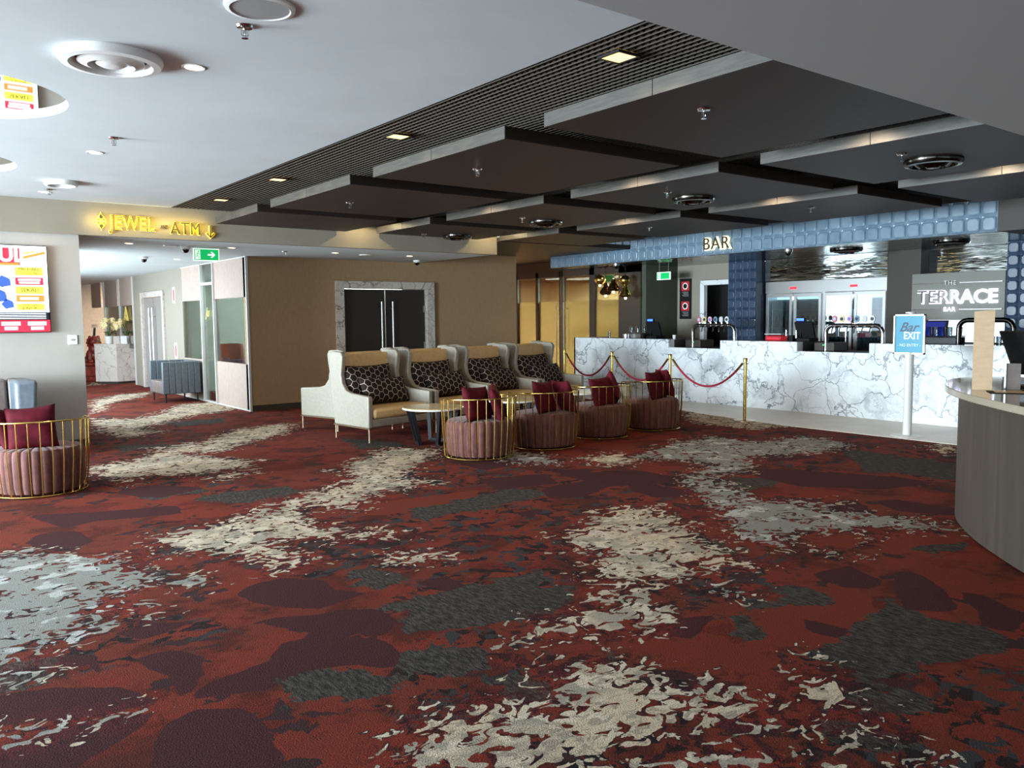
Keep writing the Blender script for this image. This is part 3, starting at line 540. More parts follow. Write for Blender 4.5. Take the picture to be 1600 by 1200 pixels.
# bar fascia: rows of raised glazed tiles
def tile_sheet(b, plane, a0, a1, z0, z1, w_, h_, face=-1, horiz='y'):
    na = max(1, round((a1-a0)/w_)); nz = max(1, round((z1-z0)/h_)); w_ = (a1-a0)/na; h_ = (z1-z0)/nz
    def P_(a, z, d): return (plane+face*d, a, z) if horiz == 'y' else (a, plane+face*d, z)
    for i in range(na):
        for j in range(nz):
            ac = a0+(i+.5)*w_; zc = z0+(j+.5)*h_; vs = []
            for (s_, d, cut) in ((.5, 0, .5), (.48, .004, .44), (.44, .0, .36), (.40, .016, .26), (.34, .022, .2)):
                for (u, v) in ((-cut, -s_), (cut, -s_), (s_, -cut), (s_, cut), (cut, s_), (-cut, s_), (-s_, cut), (-s_, -cut)):
                    vs.append(P_(ac+u*w_, zc+v*h_, d))
            fs = [(r_*8+k, r_*8+(k+1) % 8, (r_+1)*8+(k+1) % 8, (r_+1)*8+k) for r_ in range(4) for k in range(8)]+[tuple(32+k for k in range(8))]
            b.add(vs, fs)
b = B(); tile_sheet(b, 11.9, 4.85, 14.05, 2.68, 3.12, .205, .22); b.box(11.9, 12.02, 4.85, 14.05, 2.68, 3.40)
f = struct(b.build('wall_bar', 'blue_tile')); f.name = 'wall_bar_fascia'
b = B(); tile_sheet(b, 13.75, 9.98, 10.66, 0, 2.68, .17, .19); b.box(13.75, 14.0, 9.98, 10.66, 0, 2.68)
struct(b.build('wall_bar', 'navy_tile'))
b = B(); tile_sheet(b, 13.75, 4.9, 5.45, 0, 2.68, .18, .19); b.box(13.75, 14.0, 4.9, 5.45, 0, 2.68)
struct(b.build('wall_bar', 'navy_tile'))
struct(B().box(11.9, 16.8, 4.83, 4.85, 2.68, 3.2).build('wall_bar', 'dark_wall'))
# back wall of the bar at X = 14
b = B(); b.box(14.0, 14.1, 11.58, 12.3, 0, 2.7).box(14.0, 14.1, 10.6, 11.58, 2.35, 2.7)
struct(b.build('wall_bar', 'greige'))
struct(B().box(13.0, 14.0, 12.22, 12.34, 0, 2.7).build('wall_bar', 'green_wall'))
struct(B().box(14.6, 14.7, 10.3, 12.3, 0, 2.7).build('wall_bar', 'black'))
b = B(); b.box(13.96, 14.06, 11.45, 11.56, 0, 2.34).box(13.96, 14.06, 10.66, 11.45, 2.24, 2.34)
struct(b.build('trim_6', 'marble'))
struct(B().box(13.98, 14.3, 6.88, 7.46, 0, 2.7).build('wall_bar', 'dark_wall'))
struct(B().box(14.45, 14.55, 7.3, 10.2, 0, 2.7).build('wall_bar', 'dark_wall'))
mp = tag(B().box(13.97, 13.99, 7.45, 9.94, 2.25, 2.675).build('mirror_panel', 'ripple_mirror'), 'rippled mirror panel above the glass-door fridges behind the bar', 'mirror')
mp = tag(B().box(14.27, 14.3, 5.45, 6.95, 2.2, 2.675).build('mirror_panel', 'ripple_mirror'), 'rippled mirror panel above the Terrace Bar sign', 'mirror')
struct(B().box(14.3, 14.36, 5.45, 6.95, 1.6, 2.7).build('wall_bar', 'dark_wall'))
struct(B().box(14.2, 14.3, 5.45, 6.95, 0, 1.12).build('wall_bar', 'dark_wall'))
struct(B().box(14.0, 14.1, 2.2, 4.9, 0, 2.7).build('wall_bar', 'dark_wall'))
struct(B().box(16.7, 16.8, 4.85, 9, 0, 1.0).build('wall_bar', 'wall_grey'))
# glazed partition left of the bar, X = 13
b = B()
for y, w_ in ((16.6, .1), (15.78, .1), (14.94, .05), (14.86, .05), (13.78, .16), (12.9, .1), (12.34, .56)): b.box(12.96, 13.06, y, y+w_, 0, 2.68)
b.box(12.96, 13.06, 12.34, 17.0, 2.55, 2.68)
struct(b.build('trim_7', 'dark_wall'))
struct(B().box(12.94, 13.1, 13.9, 20, 2.68, 3.0).build('wall_back', 'dark_wall'))
glz = ((15.88, 16.6), (14.99, 15.78), (13.94, 14.86), (13.0, 13.78))
for k, (y0, y1) in enumerate(glz):
    g = struct(B().box(13.0, 13.012, y0, y1, .02, 2.55).build('door_%d' % (k+5) if k in (1, 2) else 'window_%d' % (k+6), 'glass'))
    B().box(13.013, 13.016, y0, y1, .02, 1.97).build('frosted_film', 'frost', g)
    if k in (1, 2):
        hy = 14.99+.06 if k == 1 else 14.86-.06
        B().tube([(12.93, hy, .3), (12.93, hy, 1.95)], .018, 8).tube([(12.93, hy, .4), (13., hy, .4)], .01).tube([(12.93, hy, 1.8), (13., hy, 1.8)], .01).build('door_handle', 'steel', g, True)
struct(B().box(16.9, 17.0, 12.3, 20, 0, 2.7).build('wall_back', mat('sand_wall', (206, 186, 138), .7)))
struct(B().box(14.1, 17, 12.2, 12.3, 0, 2.7).build('wall_back', 'brown_wall'))
struct(B().box(13, 17, 20, 20.1, 0, 2.7).build('wall_back', 'brown_wall'))
area('back_room_fill_light', (15.2, 15.6, 2.62), (0, 0, 0), 1.0, 3.5, 3000, (1, .92, .72))  # added area light, brightens the back room and its frosted doors
tb = thing('tube_light', 'white tube light on the ceiling of the room behind the glass doors', 'light', (14.4, 16.9, 2.6))
B().box(-.04, .04, -.3, .3, .02, .08).build('housing', 'white_plastic', tb); B().box(-.03, .03, -.28, .28, 0, .02).build('tube', 'glow_cool', tb)

# ------------------------------------------------------------------ suspended ceiling panels
cols = [(3.80, 5.75), (6.29, 8.20), (8.69, 10.65)]; rows = [(2.5, 4.54), (5.0, 7.06), (7.54, 9.62), (10.05, 11.62)]
cn = ['the left row', 'the middle row', 'the right row nearest the bar']; rn = ['closest to the camera', 'second from the camera', 'third from the camera', 'farthest, against the back fascia']
for i, (x0, x1) in enumerate(cols):
    for j, (y0, y1) in enumerate(rows):
        t = thing('suspended_ceiling_panel', 'dark brown suspended ceiling panel in %s, %s' % (cn[i], rn[j]), 'ceiling panel', (x0, y0, 2.93), 0, 'dark brown suspended ceiling panels')
        W, H = x1-x0, y1-y0
        B().box(.006, W, 0, H, 0, .012).build('panel', 'raft', t)
        B().box(.006, W, 0, .02, .012, .095).box(.006, W, H-.02, H, .012, .095).box(W-.02, W, .02, H-.02, .012, .095).build('side_board', 'raft_side', t)
        e = B().box(-.006, .006, 0, H*.5-.003, 0, .095); e.box(-.006, .006, H*.5+.003, H, 0, .095); e.build('edge_trim', 'raft_edge', t)
        for hx in (.35, W-.35):
            for hy in (.5, H-.5): B().cyl((hx, hy, .012), .006, .22, 6).build('hanger_rod', 'black_metal', t)
def lamp_square(x, y, lb, e=10):
    t = thing('square_downlight', lb, 'light', (x, y, 3.11), 0, 'square downlights in the open cell ceiling')
    B().box(-.075, .075, -.075, .075, -.004, .004).build('diffuser', 'glow_square', t)
    b = B()
    for q in ((-.09, .09, -.09, -.075), (-.09, .09, .075, .09), (-.09, -.075, -.075, .075), (.075, .09, -.075, .075)): b.box(*q, -.008, .004)
    b.build('frame', 'black_metal', t)
    spot('downlight', (x, y, 3.09), e, angle=150, blend=.5, radius=.04)
for k, y in enumerate((3.53, 6.11, 8.70, 10.55)):
    lamp_square(3.52, y, 'square warm downlight in the black ceiling grid, %s' % ('nearest the camera', 'second from the camera', 'third from the camera', 'farthest, close to the ATM sign')[k])
for x in (6.02, 8.45):
    for y in (3.53, 6.05, 8.6):
        spot('downlight', (x, y, 3.09), 45, angle=150, blend=.5, radius=.04)
# lamps in the gaps that throw the warm trapezoids on the fascia
for x in (6.02, 8.45): spot('gap_lamp', (x, 11.35, 3.085), 14, (1, .80, .42), angle=170, blend=.2, radius=.01)

# ------------------------------------------------------------------ ceiling fittings
def sprinkler(x, y, z, lb, mt='chrome'):
    t = thing('fire_sprinkler', lb, 'sprinkler', (x, y, z), 0, 'fire sprinklers')
    B().lathe([(.045, -.001), (.04, -.012), (.015, -.014)], (0, 0, 0), 16).build('escutcheon', mt, t, True)
    B().cyl((0, 0, -.05), .008, .05, 8).tube([(-.014, 0, -.02), (-.018, 0, -.045), (0, 0, -.06), (.018, 0, -.045), (.014, 0, -.02)], .003, 6).cyl((0, 0, -.064), .018, .004, 12).build('head', mt, t, True)
def downlight(x, y, z, lb, e=7, grp='round downlights', r_=.05):
    t = thing('round_downlight', lb, 'light', (x, y, z), 0, grp)
    B().lathe([(r_, -.001), (r_+.015, -.006), (r_+.02, 0)], (0, 0, 0), 20).build('trim_ring', 'white_plastic', t, True)
    B().lathe([(.001, -.004), (r_, -.004), (r_, 0), (.001, 0)], (0, 0, 0), 20).build('lens', 'glow_warm', t)
    spot('downlight', (x, y, z-.03), e, angle=130, blend=.7, radius=.05)
downlight(1.60, 5.20, ZC, 'round warm downlight beside the big white air diffuser', 12)
downlight(1.65, 8.29, ZC, 'round warm downlight in the middle of the white ceiling', 12)
downlight(1.654, 11.12, ZC, 'round warm downlight close to the beige fascia at far left', 30)
DLC = [(2.90, 12.65, 'above the corridor entrance, beside the fascia'), (2.93, 15.6, 'in the corridor, upper of the left pair'), (3.2, 17.3, 'in the corridor, lower of the left pair'), (4.35, 15.5, 'in the corridor, left of the exit sign'), (4.36, 12.65, 'just right of the green exit sign'), (6.12, 12.76, 'in front of the dark double doors, left one'), (7.54, 12.75, 'in front of the dark double doors, right one')]
for x, y, l in DLC: downlight(x, y, ZS, 'round downlight in the low white soffit '+l, 9, 'soffit downlights')
for x, y in ((4.35, 18.6), (4.35, 21.5)): spot('downlight', (x, y, ZS-.03), 12, (1, .9, .8), 140)
for y in (15.1, 17.4, 22.9, 24.6): spot('wall_washer', (4.93, y, ZS-.03), 9, (1, .74, .45), 60, .5, .02, (0, R(12), 0))
for x, y, l in ((1.60, 4.33, 'fire sprinkler under the round speaker at the top'), (1.65, 7.54, 'fire sprinkler near the middle downlight of the white ceiling'), (1.66, 10.85, 'fire sprinkler close to the downlight by the fascia')): sprinkler(x, y, ZC, l)
for x, y, l in ((4.31, 3.55, 'first'), (4.35, 6.14, 'second'), (4.37, 8.7, 'third')): sprinkler(x, y, 2.93, 'chrome fire sprinkler on the left row of brown ceiling panels, %s from the camera' % l)
for x, y, l in ((6.86, 3.56, 'first'), (6.84, 6.12, 'second'), (6.93, 8.76, 'third'), (6.95, 11.3, 'fourth')): sprinkler(x, y, 2.93, 'chrome fire sprinkler on the middle row of brown panels, %s from the camera' % l)
for x, y, l in ((9.28, 5.95, 'nearer one'), (9.28, 8.66, 'farther one')): sprinkler(x, y, 2.93, 'chrome fire sprinkler on the panel row nearest the bar, %s' % l)
sprinkler(5.3, 12.9, ZS, 'fire sprinkler in the white soffit before the dark double doors')
def diffuser(x, y, z, r_, mt, mt2, lb, drop=.07):
    t = thing('ceiling_air_diffuser', lb, 'air vent', (x, y, z), 0, 'round ceiling air diffusers')
    B().lathe([(r_, 0), (r_*1.0, -.02), (r_*.95, -.045), (r_*.8, -.05), (r_*.74, -.02), (r_*.7, 0)], (0, 0, 0), 40).build('outer_ring', mt, t, True)
    B().lathe([(r_*.62, -.005), (r_*.64, -.035), (r_*.45, -drop), (r_*.40, -.03), (r_*.38, -.005)], (0, 0, 0), 36).build('middle_cone', mt2, t, True)
    B().lathe([(.001, -drop*.9), (r_*.2, -drop), (r_*.3, -drop*.75), (r_*.26, -.01), (.001, -.01)], (0, 0, 0), 30).build('centre_disc', mt, t, True)
    B().cyl((0, 0, -.004), r_*.72, .003, 30).build('throat', 'black', t)
diffuser(1.16, 5.28, ZC, .28, 'white_plastic', 'white_satin', 'large white round air diffuser in the white ceiling', .055)
diffuser(1.68, 10.2, ZC, .17, 'white_plastic', 'white_plastic', 'flat white round vent near the beige fascia', .02)
for x, y, l in ((7.38, 3.55, 'nearest the camera, right side'), (7.42, 6.25, 'above the BAR sign side, middle one'), (7.5, 8.95, 'third from the camera'), (7.55, 11.25, 'farthest, small above the door wall')):
    diffuser(x, y, 2.93, .24, 'dark_chrome', 'dark_chrome', 'dark chrome round air diffuser, '+l)
diffuser(12.9, 7.6, 2.68, .26, 'dark_chrome', 'black', 'dark round air diffuser in the bar ceiling before the fridges')
diffuser(12.9, 5.9, 2.68, .26, 'dark_chrome', 'black', 'dark round air diffuser in the bar ceiling before the Terrace Bar sign')
t = thing('ceiling_speaker', 'round white ceiling speaker at the top edge above the sprinkler', 'speaker', (1.57, 4.03, ZC), 0)
B().lathe([(.17, 0), (.165, -.012), (.145, -.016), (.14, -.01)], (0, 0, 0), 32).build('rim', 'white_plastic', t, True)
B().lathe([(.001, -.013), (.142, -.011), (.142, 0), (.001, 0)], (0, 0, 0), 32).build('grille', 'grey_plastic', t, True)
for x, y, l in ((3.5, 12.75, 'left of the exit sign lights'), (6.75, 12.9, 'between the two downlights by the double doors')):
    t = thing('ceiling_speaker', 'flat round speaker in the white soffit '+l, 'speaker', (x, y, ZS))
    B().lathe([(.11, 0), (.105, -.01), (.09, -.012)], (0, 0, 0), 24).build('rim', 'white_plastic', t, True)
    B().lathe([(.001, -.01), (.09, -.008), (.09, 0), (.001, 0)], (0, 0, 0), 24).build('grille', 'grey_plastic', t)
def dome(x, y, z, lb, mt='white_plastic'):
    t = thing('dome_camera', lb, 'security camera', (x, y, z), 0, 'dome security cameras')
    B().lathe([(.07, 0), (.07, -.03), (.055, -.045)], (0, 0, 0), 20).build('base', mt, t, True)
    B().ball((0, 0, -.045), .052, .052, .055).build('dome', 'dark_chrome', t, True)
dome(3.71, 12.77, ZS, 'white dome security camera beside the green exit sign'); dome(3.7, 15.15, ZS, 'white dome security camera farther down the corridor ceiling')
dome(8.2, 13.6, ZS, 'white dome security camera at the end of the soffit by the brown wall')
dome(12.2, 12.3, 2.68, 'silver dome camera under the left end of the bar fascia', 'steel'); dome(12.15, 8.2, 2.68, 'silver dome camera under the bar fascia near the fridges', 'steel')

# ------------------------------------------------------------------ signs
def exit_sign(loc, rz, lb, w_=.38, h_=.19, arrow=True):
    t = thing('exit_sign', lb, 'exit sign', loc, rz)
    B().box(-w_/2, w_/2, -.015, .015, -h_/2, h_/2).build('housing', 'white_sign', t)
    B().box(-w_/2+.012, w_/2-.012, -.018, -.015, -h_/2+.014, h_/2-.014).build('panel', 'green_sign', t)
    # running figure through a doorway
    s = h_/.19
    b = B(); b.box(-.165*s, -.09*s, -.0195, -.018, -.07*s, .07*s)
    b.build('doorway_symbol', 'white_sign', t)
    r_ = B(); r_.lathe([(.001, 0), (.012*s, 0), (.012*s, .002), (.001, .002)], (0, 0, 0), 12)
    hd = r_.build('figure_symbol', 'green_sign', t, loc=(-.115*s, -.0197, .045*s), rot=(R(90), 0, 0))
    b = B()
    for p in (((-.12, .03), (-.135, -.01)), ((-.12, .02), (-.095, .005)), ((-.125, .025), (-.15, .01)), ((-.135, -.01), (-.11, -.03)), ((-.11, -.03), (-.115, -.06)), ((-.135, -.01), (-.155, -.04))):
        b.tube([(p[0][0]*s, -.021, p[0][1]*s), (p[1][0]*s, -.021, p[1][1]*s)], .005*s, 6)
    b.build('figure_symbol', 'green_sign', t)
    if arrow:
        b = B(); b.prism([(.02*s, -.012*s), (.09*s, -.012*s), (.06*s, -.045*s), (.085*s, -.045*s), (.13*s, 0), (.085*s, .045*s), (.06*s, .045*s), (.09*s, .012*s), (.02*s, .012*s)], -.0205, -.018, 'y'); b.build('arrow_symbol', 'white_sign', t)
    top = (2.68 if loc[0] > 9 else 2.70)-loc[2]
    for q in (-.35, .35): B().cyl((w_*q, 0, h_/2), .005, top-h_/2, 6).build('hanger', 'grey_plastic', t)
exit_sign((4.08, 13.0, 2.605), R(-6), 'green running-man exit sign hanging under the corridor soffit')
exit_sign((13.2, 11.9, 2.44), R(-90), 'green exit sign hanging inside the bar near the two notices', .36, .16, False)
exit_sign((13.6, 14.0, 2.48), R(-70), 'green exit sign seen through the glass above the brass pendants', .30, .18, False)

# JEWEL and ATM on the fascia (Y 11.72)
t = thing('illuminated_wall_sign', 'yellow halo-lit JEWEL and ATM lettering on the beige fascia', 'sign', (3.05, 11.72, 2.88))
def halo_text(body, x, z, size, face, parent, rot=FY, glow='glow_yellow', off=.018, sx=1, nm='letters', y=-.03):
    ax = (lambda a, d, zz: (a, d, zz)) if rot == FY else (lambda a, d, zz: (d, -a, zz))
    text(nm, body, size, face, parent, ax(x, y, z), rot, .008, sx=sx, spacing=1.12)
    text('halo', body, size, glow, parent, ax(x, y*.3, z), rot, .002, offset=off, sx=sx, spacing=1.12)
text('letter_outline', 'JEWEL', .25, 'dark_door', t, (-.31, -.034, -.01), FY, outline=.0035, sx=.74, spacing=1.1)
text('halo', 'JEWEL', .25, 'glow_yellow', t, (-.31, -.012, -.01), FY, .002, offset=.010, sx=.74, spacing=1.1)
text('letters', 'JEWEL', .25, mat('pale_gold_face', (206, 190, 120), .5), t, (-.31, -.024, -.01), FY, .006, sx=.74, spacing=1.1)
text('small_letters', 'AND', .075, 'black_metal', t, (.085, -.02, -.03), FY, .004, sx=.6)
halo_text('ATM', .36, 0-.04, .23, 'dark_door', t, off=.007, sx=.8)
b = B()
b.tube([(0, 0, .085), (0, 0, -.07)], .009, 6).tube([(-.05, 0, -.02), (0, 0, -.075), (.05, 0, -.02)], .009, 6)
b.build('arrow_symbol', 'dark_door', t, loc=(.69, -.03, -.06))
B().tube([(0, 0, .085), (0, 0, -.07)], .018, 6).tube([(-.055, 0, -.015), (0, 0, -.08), (.055, 0, -.015)], .018, 6).build('arrow_halo', 'glow_yellow', t, loc=(.69, -.012, -.06))
b = B()
for k in range(8):
    a = k*PI/4+PI/8
    b.tube([(.035*math.cos(a), 0, .035*math.sin(a)*1.2), (.065*math.cos(a), 0, .07*math.sin(a)*1.3)], .008, 5)
b.prism([(-.025, .07), (0, .12), (.025, .07), (0, .045)], -.005, .005, 'y'); b.prism([(-.025, -.07), (0, -.12), (.025, -.07), (0, -.045)], -.005, .005, 'y')
b.build('gem_symbol', 'dark_door', t, loc=(-.69, -.03, .0)).scale = (.72, 1, .82)
B().prism([(-.07, 0), (0, .15), (.07, 0), (0, -.15)], -.003, .003, 'y').prism([(-.085, .03), (-.03, .1), (.03, .1), (.085, .03), (.085, -.03), (.03, -.1), (-.03, -.1), (-.085, -.03)], -.004, .002, 'y').build('gem_halo', 'glow_yellow', t, loc=(-.69, -.012, .0)).scale = (.72, 1, .8)
area('sign_halo_light', (2.95, 11.60, 2.88), (R(90), 0, 0), 1.5, .12, 5, (1, .75, .15)).rotation_euler = (R(90), 0, 0)

t = thing('illuminated_wall_sign', 'halo-lit BAR lettering on the blue tiled fascia', 'sign', (11.88, 9.44, 2.86))
M['glow_cream'] = mat('cream_halo', (255, 240, 190), .5, emit=(255, 236, 170), es=2.2)
halo_text('BAR', 0, 0, .30, 'dark_door', t, rot=FX, glow='glow_cream', off=.014, nm='letters', y=-.07)
area('sign_halo_light', (11.72, 9.44, 2.95), (0, R(180), 0), .1, .7, 2.5, (1, .8, .3)).rotation_euler = (0, R(150), 0)

t = thing('terrace_bar_sign', 'grey panel with glowing THE TERRACE BAR lettering hung above the right end of the bar', 'sign', (13.95, 6.25, 1.49))
B().box(-.05, .22, -.73, .73, 0, .77).build('panel', 'sign_grey', t, bevel=.005)
text('letters', 'TERRACE', .30, 'chrome', t, (-.085, 0, .37), FX, .008, sx=1.0); text('halo', 'TERRACE', .30, 'glow_white', t, (-.062, -.006, .365), FX, .004, offset=.009)
text('small_letters', 'THE', .10, 'white_plastic', t, (-.08, .09, .60), FX, .008, spacing=1.15); text('small_letters', 'BAR', .10, 'glow_white', t, (-.08, .09, .17), FX, .008, spacing=1.1)
for z in (.60, .17):
    for (a, c) in (((.23, .70)), ((-.70, -.06))): B().box(-.085, -.075, a, c, z-.006, z+.006).build('rule_line', 'chrome', t)

# portrait poster screen on the grey wall
t = thing('wall_screen', 'portrait advertising screen on the grey wall, showing a red and yellow gig poster', 'screen', (1.30, 11.75, 1.47))
W = .43
B().box(-W, W, -.05, 0, 0, 1.07).build('housing', 'black', t, bevel=.01)
s_ = [('screen_white', -W+.01, W-.01, .25, 1.06), ('screen_black', -W+.01, W-.02, .16, .25), ('screen_red', -W+.01, W-.01, .01, .155)]
for mt, x0, x1, z0, z1 in s_: B().box(x0, x1, -.054, -.05, z0, z1).build('picture', mt, t)
b = B()
for k in range(4): b.box(-W+.02, W-.05, -.056, -.054, .17+k*.02, .177+k*.02)
b.build('picture_lines', 'screen_white', t)
B().box(-.36, .13, -.057, -.054, .82, 1.03).build('picture_title', 'screen_red', t); B().box(-.36, .12, -.058, -.057, .82, .85).build('picture_title', 'screen_orange', t)
text('title_letters', 'SOUL', .22, 'screen_white', t, (-.1, -.06, .935), FY, .002, offset=.008)
for z, h_, c in ((.70, .10, 'screen_yellow'), (.585, .09, 'screen_red'), (.475, .09, 'screen_yellow'), (.38, .08, 'screen_orange'), (.28, .075, 'screen_yellow')): B().box(.07, .37, -.057, -.054, z, z+h_).build('picture_band', c, t)
for z, s, sz, c in ((.775, 'MICHAEL', .055, 'screen_black'), (.727, 'DUCHESNE', .04, 'screen_black'), (.52, 'SEKALI', .065, 'screen_black'), (.34, 'SOUTHS', .045, 'screen_black'), (.30, 'JUNIORS', .045, 'screen_black')): text('poster_letters', s, sz, c, t, (.22, -.058, z), FY, .001)
for q in ((.10, .34, .635, .66), (.11, .33, .60, .625), (.11, .31, .405, .435)): B().box(q[0], q[1], -.059, -.057, q[2], q[3]).build('picture_words', 'screen_white', t)
B().prism([(.16, .93), (.40, 1.0), (.41, .97), (.17, .90)], -.058, -.054, 'y').build('picture_flash', 'screen_orange', t); B().prism([(.17, .975), (.31, 1.005), (.31, .99), (.18, .955)], -.058, -.054, 'y').build('picture_flash', 'screen_yellow', t)
b = B()
for (x, z, r_) in ((-.05, .62, .07), (-.12, .45, .09), (-.02, .35, .06), (-.25, .6, .08), (-.28, .4, .08)):
    pts = [(x+r_*math.cos(2*PI*k/10)*(1+.25*math.sin(3*k)), z+r_*math.sin(2*PI*k/10)*(1+.2*math.cos(2*k))) for k in range(10)]
    b.prism(pts, -.0565, -.054, 'y')
b.build('picture_figure', 'screen_blue', t)
for x in (-.28, 0, .28):
    B().box(x-.1, x+.1, -.057, -.054, .09, .135).build('picture_words', 'screen_white', t); B().box(x-.07, x+.07, -.057, -.054, .035, .075).build('picture_words', 'screen_white', t)
t = thing('wall_switch', 'white light switch plate on the grey wall right of the poster screen', 'switch', (1.97, 11.75, 1.37))
B().box(-.055, .055, -.012, 0, -.06, .06).build('plate', 'white_plastic', t, bevel=.004); B().box(-.02, .02, -.017, -.012, -.012, .012).build('button', 'grey_plastic', t)

# ------------------------------------------------------------------ wing-back settees
def pillow_mesh(name, w_, h_, th, mt, parent=None, loc=(0, 0, 0), rot=(0, 0, 0), n_=16):
    me = bpy.data.meshes.new(name); vs = []; fs = []; uvs = []
    for side in (1, -1):
        for j in range(n_+1):
            for i in range(n_+1):
                u, v = 2*i/n_-1, 2*j/n_-1
                ed = (max(0, 1-u**4)**.55)*(max(0, 1-v**4)**.55)
                x = u*w_/2*(1-.07*(1-v*v)); z = v*h_/2*(1-.09*(1-u*u)); y = side*th/2*ed*(1+.06*math.sin(5*u+3*v))
                vs.append((x, y, z)); uvs.append((u*w_/2, v*h_/2))
    k = (n_+1)**2
    for s_ in (0, 1):
        for j in range(n_):
            for i in range(n_):
                a = s_*k+j*(n_+1)+i; q = (a, a+1, a+n_+2, a+n_+1); fs.append(q if s_ else q[::-1])
    me.from_pydata(vs, [], fs); uvl = me.uv_layers.new(name='UVMap')
    for l in me.loops: uvl.data[l.index].uv = uvs[l.vertex_index]
    for p in me.polygons: p.use_smooth = True
    bm = bmesh.new(); bm.from_mesh(me); bmesh.ops.remove_doubles(bm, verts=bm.verts, dist=.0008); bm.to_mesh(me); bm.free()
    me.materials.append(M[mt]); o = bpy.data.objects.new(name, me); COL.objects.link(o)
    o.parent = parent; o.location = loc; o.rotation_euler = rot; return o
def side_profile_panel(b, xf, xb, sgn):
    """winged side: xf outer x at the front, xb at the back; profile in (y, z)"""
    prof = [(0, .19), (.80, .19), (.86, .60), (.90, 1.15), (.80, 1.17), (.62, 1.16), (.585, 1.10), (.60, .98), (.625, .86), (.60, .74), (.52, .655), (.40, .625), (0.0, .60)]
    th = .075; vs = []
    for o_ in (0, -sgn*th):
        for (y, z) in prof: vs.append((xf+(xb-xf)*y/.86+o_, y, z))
    n_ = len(prof)
    b.add(vs, [tuple(range(n_)), tuple(range(n_, 2*n_))[::-1]]+[(i, (i+1) % n_, n_+(i+1) % n_, n_+i) for i in range(n_)])
def make_settee():
    t = thing('wingback_settee', 'x', 'settee', (0, 0, 0))
    for sgn in (-1, 1):
        b = B(); side_profile_panel(b, sgn*.575, sgn*.50, sgn); b.build('winged_side', 'leather_cream', t, bevel=.018, seg=3)
    b = B(); b.hexa([(-.46, .70, .22), (.46, .70, .22), (.44, .84, .22), (-.44, .84, .22)], [(-.45, .78, 1.13), (.45, .78, 1.13), (.44, .885, 1.13), (-.44, .885, 1.13)])
    b.build('backrest', 'leather_tan', t, bevel=.02, seg=3)
    B().box(-.50, .50, .0, .72, .20, .30).build('seat_base', 'leather_cream', t, bevel=.012)
    o = B().hexa([(-.495, -.02, .30), (.495, -.02, .30), (.45, .74, .30), (-.45, .74, .30)], [(-.495, -.02, .44), (.495, -.02, .44), (.45, .74, .44), (-.45, .74, .44)]).build('seat_cushion', 'leather_tan', t, bevel=.045, seg=4)
    b = B()
    for s_ in (-1, 1): b.hexa([(s_*.575-.008, -.004, .178), (s_*.575+.008, -.004, .178), (s_*.51+.008, .80, .178), (s_*.51-.008, .80, .178)], [(s_*.575-.008, -.004, .192), (s_*.575+.008, -.004, .192), (s_*.51+.008, .80, .192), (s_*.51-.008, .80, .192)])
    b.box(-.575, .575, -.01, .006, .178, .192).box(-.51, .51, .79, .805, .178, .192).build('base_rail', 'champagne', t)
    for x, y in ((-.555, .015), (.555, .015), (-.50, .77), (.50, .77)):
        B().cyl((x, y, 0), .012, .18, 10).build('leg', 'champagne', t, True)
    return t
set0 = make_settee()
ROT = R(12); dx, dy = math.cos(ROT), math.sin(ROT); F0 = Vector((4.94, 9.46)); G0 = Vector((4.90, 11.50))
PN = ['at the left end', 'second from the left', 'third from the left', 'at the right end']
for i in range(4):
    c = F0+Vector((dx, dy))*(.575+1.2*i); loc = (c.x, c.y, 0)
    lb = 'cream wing-back settee of the front row, '+PN[i]
    if i == 0: set0.location = loc; set0.rotation_euler = (0, 0, ROT); set0['label'] = lb; set0['group'] = 'front row of wing-back settees'
    else: dup(set0, loc, ROT, lb, 'front row of wing-back settees')
    # two hexagon pillows on each seat
    mtx = Matrix.Translation((c.x, c.y, 0)) @ Matrix.Rotation(ROT, 4, 'Z')
    p1 = mtx @ Vector((-.05, .60, .715)); p2 = mtx @ Vector((.08, .44, .63))
    if i == 0: pw = pillow_mesh('back_pillow', .84, .54, .17, 'hex', loc=p1, rot=(R(-14), 0, ROT)); pv = pillow_mesh('lumbar_pillow', .84, .38, .17, 'hex', loc=p2, rot=(R(-24), R(2), ROT)); A_, C_ = pw, pv
    else:
        A_ = pw.copy(); COL.objects.link(A_); A_.location = p1; C_ = pv.copy(); COL.objects.link(C_); C_.location = p2; C_.rotation_euler = (R(-24), R((-2, 3, 0)[i-1]), ROT)
    tag(A_, 'tall hexagon-pattern pillow behind the low one, front settee '+PN[i], 'pillow', 'tall hexagon pillows'); tag(C_, 'low hexagon-pattern pillow in front, on the front settee '+PN[i], 'pillow', 'low hexagon pillows')
for i in range(4):
    c = G0+Vector((dx, dy))*(.575+1.2*i)
    dup(set0, (c.x, c.y, 0), ROT+PI, 'cream wing-back settee facing away in the rear row, '+PN[i], 'rear row of wing-back settees')
    if i == 0:
        mtx = Matrix.Translation((c.x, c.y, 0)) @ Matrix.Rotation(ROT+PI, 4, 'Z'); A_ = pw.copy(); COL.objects.link(A_); A_.location = mtx @ Vector((.06, .50, .715)); A_.rotation_euler = (R(-18), 0, ROT+PI)
        tag(A_, 'dark hexagon-pattern pillow peeking out of the rear-facing settee at the left end', 'pillow', 'tall hexagon pillows')

